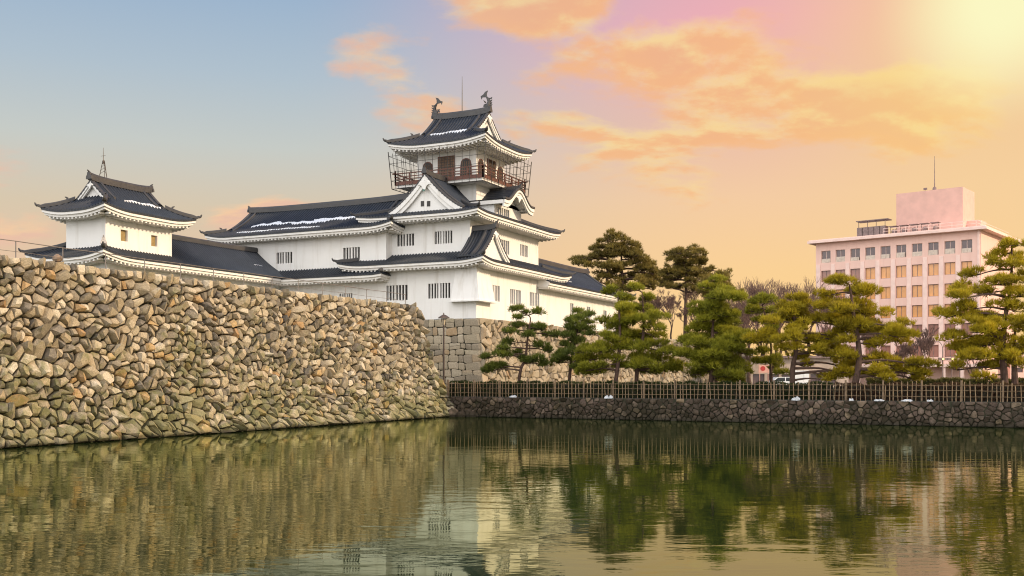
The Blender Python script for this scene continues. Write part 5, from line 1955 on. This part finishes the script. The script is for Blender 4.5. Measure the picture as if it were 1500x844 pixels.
def build_office():
    rnd = random.Random(71)
    O = cam_to_world(54.9, 185)
    e = Vector((0.775 * CS + 0.631 * SN, 0.775 * SN - 0.631 * CS, 0)).normalized()      # along the front, towards the right
    s = Vector((0.631 * CS - 0.775 * SN, 0.631 * SN + 0.775 * CS, 0)).normalized()      # into the building
    up = Vector((0, 0, 1))
    g0, top = 1.4, 27.0
    W, DP = 28.0, 22.0
    root = thing('office_building', 'pale pink office block with orange windows and a rooftop penthouse', 'office building', (O.x, O.y, g0))
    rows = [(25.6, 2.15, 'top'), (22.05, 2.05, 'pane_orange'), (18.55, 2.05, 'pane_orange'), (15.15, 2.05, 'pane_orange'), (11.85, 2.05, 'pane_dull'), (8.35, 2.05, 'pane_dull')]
    wins = []
    for zt, h, kind in rows:
        for c in range(10):
            u0 = 1.0 + c * 2.66
            wins.append((u0, u0 + 1.72, zt - h - g0, zt - g0, kind, c))
    mb = MB()
    A = O + up * g0
    wall_face(mb, A, e, -s, W, top - g0, wins, depth=0.35)
    wall_face(mb, A + e * W, s, e, DP, top - g0, [])
    wall_face(mb, A + e * W + s * DP, -e, s, W, top - g0, [])
    wall_face(mb, A + s * DP, -s, -e, DP, top - g0, [])
    mb.poly([O + up * top, O + e * W + up * top, O + e * W + s * DP + up * top, O + s * DP + up * top])
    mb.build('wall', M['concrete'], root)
    for w in wins:
        kind, c = w[4], w[5]
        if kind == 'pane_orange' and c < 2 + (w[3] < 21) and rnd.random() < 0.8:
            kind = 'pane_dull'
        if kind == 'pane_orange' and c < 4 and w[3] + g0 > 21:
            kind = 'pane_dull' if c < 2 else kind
        fr = MB()
        q = A + e * w[0] + up * w[2]
        ww, hh = w[1] - w[0], w[3] - w[2]
        for (x, z, a, b) in ((0, 0, 0.06, hh), (ww - 0.06, 0, 0.06, hh), (0.062, 0, ww - 0.124, 0.06), (0.062, hh - 0.06, ww - 0.124, 0.06), (ww / 2 - 0.03, 0.062, 0.06, hh - 0.124)):
            fr.obox(q + e * x + up * z + s * 0.26, e, s, up, a, 0.06, b)
        f = fr.build('window', M['roofgear'] if kind != 'top' else M['concrete2'], root)
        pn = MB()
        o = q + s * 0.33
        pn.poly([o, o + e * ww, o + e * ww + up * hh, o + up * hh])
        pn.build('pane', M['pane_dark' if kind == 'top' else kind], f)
        if kind == 'top':
            bl = MB()
            k = rnd.uniform(0.28, 0.45)
            bl.obox(q + up * 0.02 + s * 0.12, e, s, up, ww * rnd.uniform(0.85, 1.0), 0.05, hh * k)
            if rnd.random() < 0.6:
                bl.obox(q + e * rnd.uniform(0.2, 0.8) + up * 0.03 + s * 0.03, e, s, up, 0.62, 0.06, 0.5)
            bl.build('balcony_panel', M['pale_blind'], f)
    # cornice slab, ground floor band
    co = MB()
    ov = 1.15
    co.obox(O - e * ov - s * ov + up * (top - 0.002), e, s, up, W + 2 * ov, DP + 2 * ov, 0.42)
    co.obox(O - e * (ov - 0.2) - s * (ov - 0.2) + up * (top + 0.42), e, s, up, W + 2 * ov - 0.4, DP + 2 * ov - 0.4, 0.16)
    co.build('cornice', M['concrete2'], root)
    gb = MB()
    gb.obox(O - e * 1.0 - s * 3.2 + up * 4.6, e, s, up, W + 5, 3.19, 0.5)
    for k in range(11):
        gb.obox(O + e * (k * 2.85) - s * 3.0 + up * g0, e, s, up, 0.5, 0.5, 3.2)
    gb.build('entrance_canopy', M['concrete2'], root)
    # narrow pilaster strips
    ps = MB()
    ps.obox(O + e * (W - 0.5) - s * 0.18 + up * g0, e, s, up, 0.35, 0.178, top - g0 - 0.01)
    ps.build('corner_pilaster', M['concrete2'], root)
    for c in range(11):
        ps = MB()
        u0 = 1.0 + (c - 1) * 2.66 + 1.72 + 0.12
        wd = 0.70
        if c == 0:
            u0, wd = 0.1, 0.75
        if c == 10:
            continue
        ps.obox(O + e * u0 - s * 0.12 + up * 4.2, e, s, up, wd, 0.118, 19.0)
        ps.build('pilaster', M['concrete2'], root)
    # penthouse
    ph = MB()
    w0, w1, s0, s1, zt = 13.0, 24.1, 4.0, 11.0, 35.1
    ph.obox(O + e * w0 + s * s0 + up * (top + 0.58), e, s, up, w1 - w0, s1 - s0, zt - top - 0.58)
    ph.obox(O + e * (w1 + 0.002) + s * (s0 + 2.5) + up * (top + 0.58), e, s, up, 2.2, 3.5, 2.0)
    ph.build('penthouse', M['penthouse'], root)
    an = MB()
    b = O + e * 18.6 + s * 7 + up * zt
    an.lathe(b, [(0.5, -0.1), (0.35, 0.5), (0.3, 0.9), (0.05, 1.1)], 8)
    an.tube([b + up * 0.9, b + up * 3.4, b + up * 6.4], [0.09, 0.06, 0.03], 6)
    b2 = b - e * 1.6
    an.tube([b2, b2 + up * 1.0], 0.05, 5)
    an.obox(b2 + up * 0.7 - e * 0.3, e, s, up, 0.6, 0.2, 0.35)
    an.build('antenna', M['roofgear'], root)
    gear = MB()
    z = top + 0.58
    for k in range(5):       # screened cooling units
        gear.obox(O + e * (6.9 + k * 1.02) + s * 1.6 + up * (z + 0.1), e, s, up, 0.92, 1.6, 1.75)
    gear.obox(O + e * 6.8 + s * 1.4 + up * (z + 2.9), e, s, up, 5.6, 2.2, 0.14)
    for k in range(4):
        gear.tube([O + e * (7.2 + 1.55 * k) + s * 1.7 + up * z, O + e * (7.2 + 1.55 * k) + s * 1.7 + up * (z + 2.9)], 0.06, 5)
    gear.build('cooling_units', M['roofgear'], root)
    for k in range(5):       # small fans with canopies
        fn = MB()
        b = O + e * (13.4 + k * 1.75) + s * 1.6 + up * z
        fn.lathe(b, [(0.42, 0), (0.42, 0.75), (0.34, 0.95), (0.1, 1.0)], 8)
        fn.obox(b - e * 0.75 + up * 1.45 - s * 0.6, e, s, up, 1.4, 1.3, 0.10)
        for d in (-0.6, 0.5):
            fn.tube([b + e * d, b + e * d + up * 1.45], 0.05, 5)
        fn.build('roof_fan', M['roofgear'], root)
    rl = MB()
    for zz in (0.6, 1.1):
        rl.tube([O + e * 12.0 + s * 0.3 + up * (z + zz), O + e * 27.5 + s * 0.3 + up * (z + zz), O + e * 27.5 + s * 20 + up * (z + zz)], 0.04, 5)
    for k in range(9):
        q = O + e * (12.0 + 1.9 * k) + s * 0.3 + up * z
        rl.tube([q, q + up * 1.1], 0.04, 5)
    rl.build('roof_railing', M['concrete2'], root)


build_office()


# ------------------------------------------------------------------ small things in the street behind
M['shopwall'] = simple('beige_shop_wall', (0.42, 0.33, 0.27), 0.8, 0.15, 1)
M['white'] = simple('white_paint', (0.78, 0.77, 0.76), 0.5, 0.05)
M['red'] = simple('red_paint', (0.45, 0.035, 0.03), 0.5, 0.1)
M['pinksign'] = simple('pale_red_signboard', (0.66, 0.36, 0.28), 0.5, 0.1)
M['car_white'] = simple('white_car_paint', (0.75, 0.75, 0.76), 0.25, 0.03)
M['car_glass'] = glass('car_glass', (0.03, 0.035, 0.04), 0.1)
M['rubber'] = simple('tyre_rubber', (0.02, 0.02, 0.02), 0.8, 0.2)
RT = Vector((CS, SN, 0))
FW = Vector((-SN, CS, 0))
UP = Vector((0, 0, 1))


def shop():
    D = 150
    p = pt(1098, 552, D)
    root = thing('shop_building', 'low beige shop with dark windows seen under the pines left of the office', 'shop', (p.x, p.y, 1.48))
    mb = MB()
    W = 14.5
    wins = [(0.5 + 2.1 * k, 2.2 + 2.1 * k, 0.5, 2.0) for k in range(6)]
    wall_face(mb, Vector((p.x, p.y, 1.4)), RT, -FW, W, 4.6, wins, 0.3)
    wall_face(mb, Vector((p.x, p.y, 1.4)) + RT * W, FW, RT, 8, 4.6, [])
    wall_face(mb, Vector((p.x, p.y, 1.4)) + FW * 8, -FW, -RT, 8, 4.6, [])
    mb.poly([Vector((p.x, p.y, 6.0)), Vector((p.x, p.y, 6.0)) + RT * W, Vector((p.x, p.y, 6.0)) + RT * W + FW * 8, Vector((p.x, p.y, 6.0)) + FW * 8])
    mb.build('wall', M['shopwall'], root)
    for w in wins:
        window(root, (p.x, p.y, 1.4), RT, -FW, w, 0, 0.3, 'pane_dark')
    mb = MB()
    mb.obox(Vector((p.x, p.y, 5.7)) - RT * 0.3 - FW * 0.5, RT, FW, UP, W + 0.6, 9, 0.35)
    mb.build('roof', M['roofgear'], root)
    c = pt(1119, 540, D - 2)
    sg = thing('signboard', 'pale red square signboard with a red disc on the shop front', 'sign', (c.x, c.y, c.z - 0.5))
    mb = MB()
    mb.obox(c - RT * 0.75 - UP * 0.6, RT, FW, UP, 1.5, 0.12, 1.15)
    mb.tube([c - RT * 0.6 + UP * -0.6 + FW * 0.06, Vector((c.x, c.y, 1.4)) - RT * 0.6 + FW * 0.06], 0.05, 5)
    mb.tube([c + RT * 0.6 + UP * -0.6 + FW * 0.06, Vector((c.x, c.y, 1.4)) + RT * 0.6 + FW * 0.06], 0.05, 5)
    mb.build('board', M['pinksign'], sg)
    mb = MB()
    n = 16
    mb.prism([(0.36 * math.cos(k * 6.283 / n), 0.36 * math.sin(k * 6.283 / n)) for k in range(n)], c - FW * 0.02 - RT * 0.15, RT, UP, FW, 0.018)
    mb.build('disc', M['red'], sg)
    # white hoarding
    c = pt(1173, 545, 118)
    sg = thing('white_hoarding', 'tall white site hoarding behind the trunk of the golden pine', 'hoarding', (c.x, c.y, 1.48))
    mb = MB()
    for k in range(3):
        mb.obox(Vector((c.x, c.y, 1.48)) + RT * (-0.95 + 0.64 * k), RT, FW, UP, 0.62, 0.05, 2.25)
    mb.build('panel', M['white'], sg)
    mb = MB()
    for k in range(4):
        q = Vector((c.x, c.y, 1.4)) + RT * (-0.95 + 0.635 * k) + FW * 0.09
        mb.tube([q, q + UP * 2.4], 0.04, 5)
    mb.build('frame', M['rail'], sg)


shop()


def car(px_, D, label, flip=1):
    p = pt(px_, 552, D)
    g = 1.48
    o = Vector((p.x, p.y, g))
    root = thing('parked_car', label, 'car', (p.x, p.y, g), 'cars parked in the street behind the pines')
    mb = MB()
    u = RT * flip
    prof = [(-2.05, 0.35), (-2.1, 0.75), (-1.95, 0.95), (-1.55, 1.02), (-0.95, 1.48), (0.65, 1.50), (1.45, 1.0), (2.0, 0.88), (2.12, 0.6), (2.05, 0.33)]
    mb.prism(prof, o - FW * 0.82, u, UP, FW, 1.64)
    mb.build('body', M['car_white'], root)
    mb = MB()
    for off in (-0.832, 0.812):
        mb.prism([(-1.38, 1.04), (-0.90, 1.42), (-0.15, 1.44), (-0.15, 1.04)], o + FW * off, u, UP, FW, 0.02)
        mb.prism([(-0.05, 1.04), (-0.05, 1.44), (0.60, 1.44), (1.22, 1.04)], o + FW * off, u, UP, FW, 0.02)
    mb.build('window', M['car_glass'], root)
    for a in (-1.3, 1.3):
        for b in (-0.80, 0.80):
            w = MB()
            c = o + u * a + FW * b + UP * 0.32
            w.tube([c - FW * 0.1, c + FW * 0.1], 0.32, 14)
            wh = w.build('wheel', M['rubber'], root)
            w = MB()
            w.tube([c - FW * 0.108, c + FW * 0.108], 0.18, 10)
            w.build('rim', M['rail'], wh)


car(1149, 112, 'white car parked behind the fence left of the golden pine trunk')


def small_sign():
    c = pt(1307, 553, 100)
    sg = thing('white_notice', 'small white notice board on legs in front of the office canopy', 'notice board', (c.x, c.y, 1.48))
    mb = MB()
    mb.obox(c - RT * 0.33 - UP * 0.16, RT, FW, UP, 0.66, 0.04, 0.36)
    mb.build('board', M['white'], sg)
    mb = MB()
    for k in (-0.25, 0.25):
        mb.tube([Vector((c.x, c.y, 1.42)) + RT * k + FW * 0.06, c + RT * k + FW * 0.06 + UP * 0.1], 0.02, 5)
    mb.build('leg', M['rail'], sg)


small_sign()

M['signal_light'] = bpy.data.materials.new('amber_lamp')
M['signal_light'].use_nodes = True
_b = M['signal_light'].node_tree.nodes['Principled BSDF']
_b.inputs['Base Color'].default_value = (0.8, 0.6, 0.2, 1)
_b.inputs['Emission Color'].default_value = (1.0, 0.72, 0.22, 1)
_b.inputs['Emission Strength'].default_value = 1.6


def street_things():
    D = 130
    p = pt(1381, 552, D)
    g = 1.48
    root = thing('street_lamp', 'tall street lamp with two curved arms in front of the office', 'street lamp', (p.x, p.y, g))
    top = pt(1381, 500, D).z
    o = Vector((p.x, p.y, g))
    mb = MB()
    mb.tube([o - UP * 0.05, o + UP * 2, o + UP * (top - g - 1.0)], [0.11, 0.09, 0.06], 7)
    mb.build('post', M['roofgear'], root)
    for sgn in (-1, 1):
        mb = MB()
        q = o + UP * (top - g - 1.0)
        mb.tube(smooth_path([q, q + RT * sgn * 0.12 + UP * 0.5, q + RT * sgn * 0.42 + UP * 0.9, q + RT * sgn * 0.62 + UP * 0.95], 4), 0.04, 5)
        a = mb.build('arm', M['roofgear'], root)
        mb = MB()
        h = q + RT * sgn * 0.72 + UP * 0.93
        mb.obox(h - RT * 0.22 - FW * 0.1 - UP * 0.06, RT, FW, UP, 0.44, 0.2, 0.12)
        mb.build('lamp_head', M['roofgear'], a)
    for px_, lab in ((1381.5, 'amber lit signal on the post left of the other signal'), (1395.5, 'amber lit signal on a low bar right of the double lamp')):
        p = pt(px_, 552, D - 3)
        o = Vector((p.x, p.y, g))
        zt = pt(px_, 526, D - 3).z
        root = thing('traffic_signal', lab, 'traffic light', (p.x, p.y, g), 'traffic lights by the office')
        mb = MB()
        mb.tube([o + FW * 0.2, o + FW * 0.2 + UP * (zt - g + 0.3)], 0.06, 6)
        mb.build('post', M['roofgear'], root)
        mb = MB()
        mb.obox(Vector((p.x, p.y, zt - 0.17)) - RT * 0.55, RT, FW, UP, 1.1, 0.22, 0.34)
        hd = mb.build('housing', M['roofgear'], root)
        mb = MB()
        c = Vector((p.x, p.y, zt))
        mb.tube([c - FW * 0.06, c - FW * 0.004], 0.13, 10)
        mb.build('lens', M['signal_light'], hd)
    p = pt(1406, 552, D + 2)
    o = Vector((p.x, p.y, g))
    root = thing('sign_post', 'slim post with red panel signs beside the traffic lights', 'sign post', (p.x, p.y, g))
    mb = MB()
    mb.tube([o, o + UP * (pt(1398, 508, D + 2).z - g)], 0.05, 6)
    mb.build('post', M['roofgear'], root)
    for a, b, w, h in ((1402, 512, 0.5, 0.9), (1406.5, 519, 0.45, 0.5)):
        c = pt(a, b, D + 1.8)
        mb = MB()
        mb.obox(c - RT * w / 2 - UP * h / 2, RT, FW, UP, w, 0.08, h)
        mb.build('panel', M['red'], root)


street_things()


# low buildings closing the view along the street
def far_block(px0, px1, py, D, label, mat, rows, seed, dep=12):
    rnd = random.Random(seed)
    a, b = pt(px0, 552, D), pt(px1, 552, D)
    top = pt(px0, py, D).z
    W = (b - a).length
    root = thing('low_building', label, 'building', (a.x, a.y, 1.48), 'low buildings in the background')
    o = Vector((a.x, a.y, 1.4))
    H = top - 1.4
    wins = []
    fh = H / rows
    for r in range(rows):
        k = 0.8
        while k + 1.6 < W:
            wins.append((k, k + 1.4, r * fh + 0.32 * fh, r * fh + 0.78 * fh))
            k += 2.7
    mb = MB()
    wall_face(mb, o, RT, -FW, W, H, wins, 0.25)
    wall_face(mb, o + RT * W, FW, RT, dep, H, [])
    wall_face(mb, o + RT * W + FW * dep, -RT, FW, W, H, [])
    wall_face(mb, o + FW * dep, -FW, -RT, dep, H, [])
    mb.build('wall', M[mat], root)
    for w in wins[:90]:
        window(root, o, RT, -FW, w, 0, 0.25, 'pane_dark')
    mb = MB()
    mb.obox(o - RT * 0.3 - FW * 0.3 + UP * H, RT, FW, UP, W + 0.6, dep + 0.6, 0.4)
    mb.build('roof', M['roofgear'], root)


far_block(1215, 1262, 528, 230, 'low beige building behind the trunks left of the office', 'shopwall', 2, 81)
far_block(1075, 1135, 532, 260, 'far low building behind the thin dark pine', 'shopwall', 2, 82)
far_block(1480, 1640, 505, 175, 'pale low building at the right edge behind the large pine', 'concrete', 4, 83)
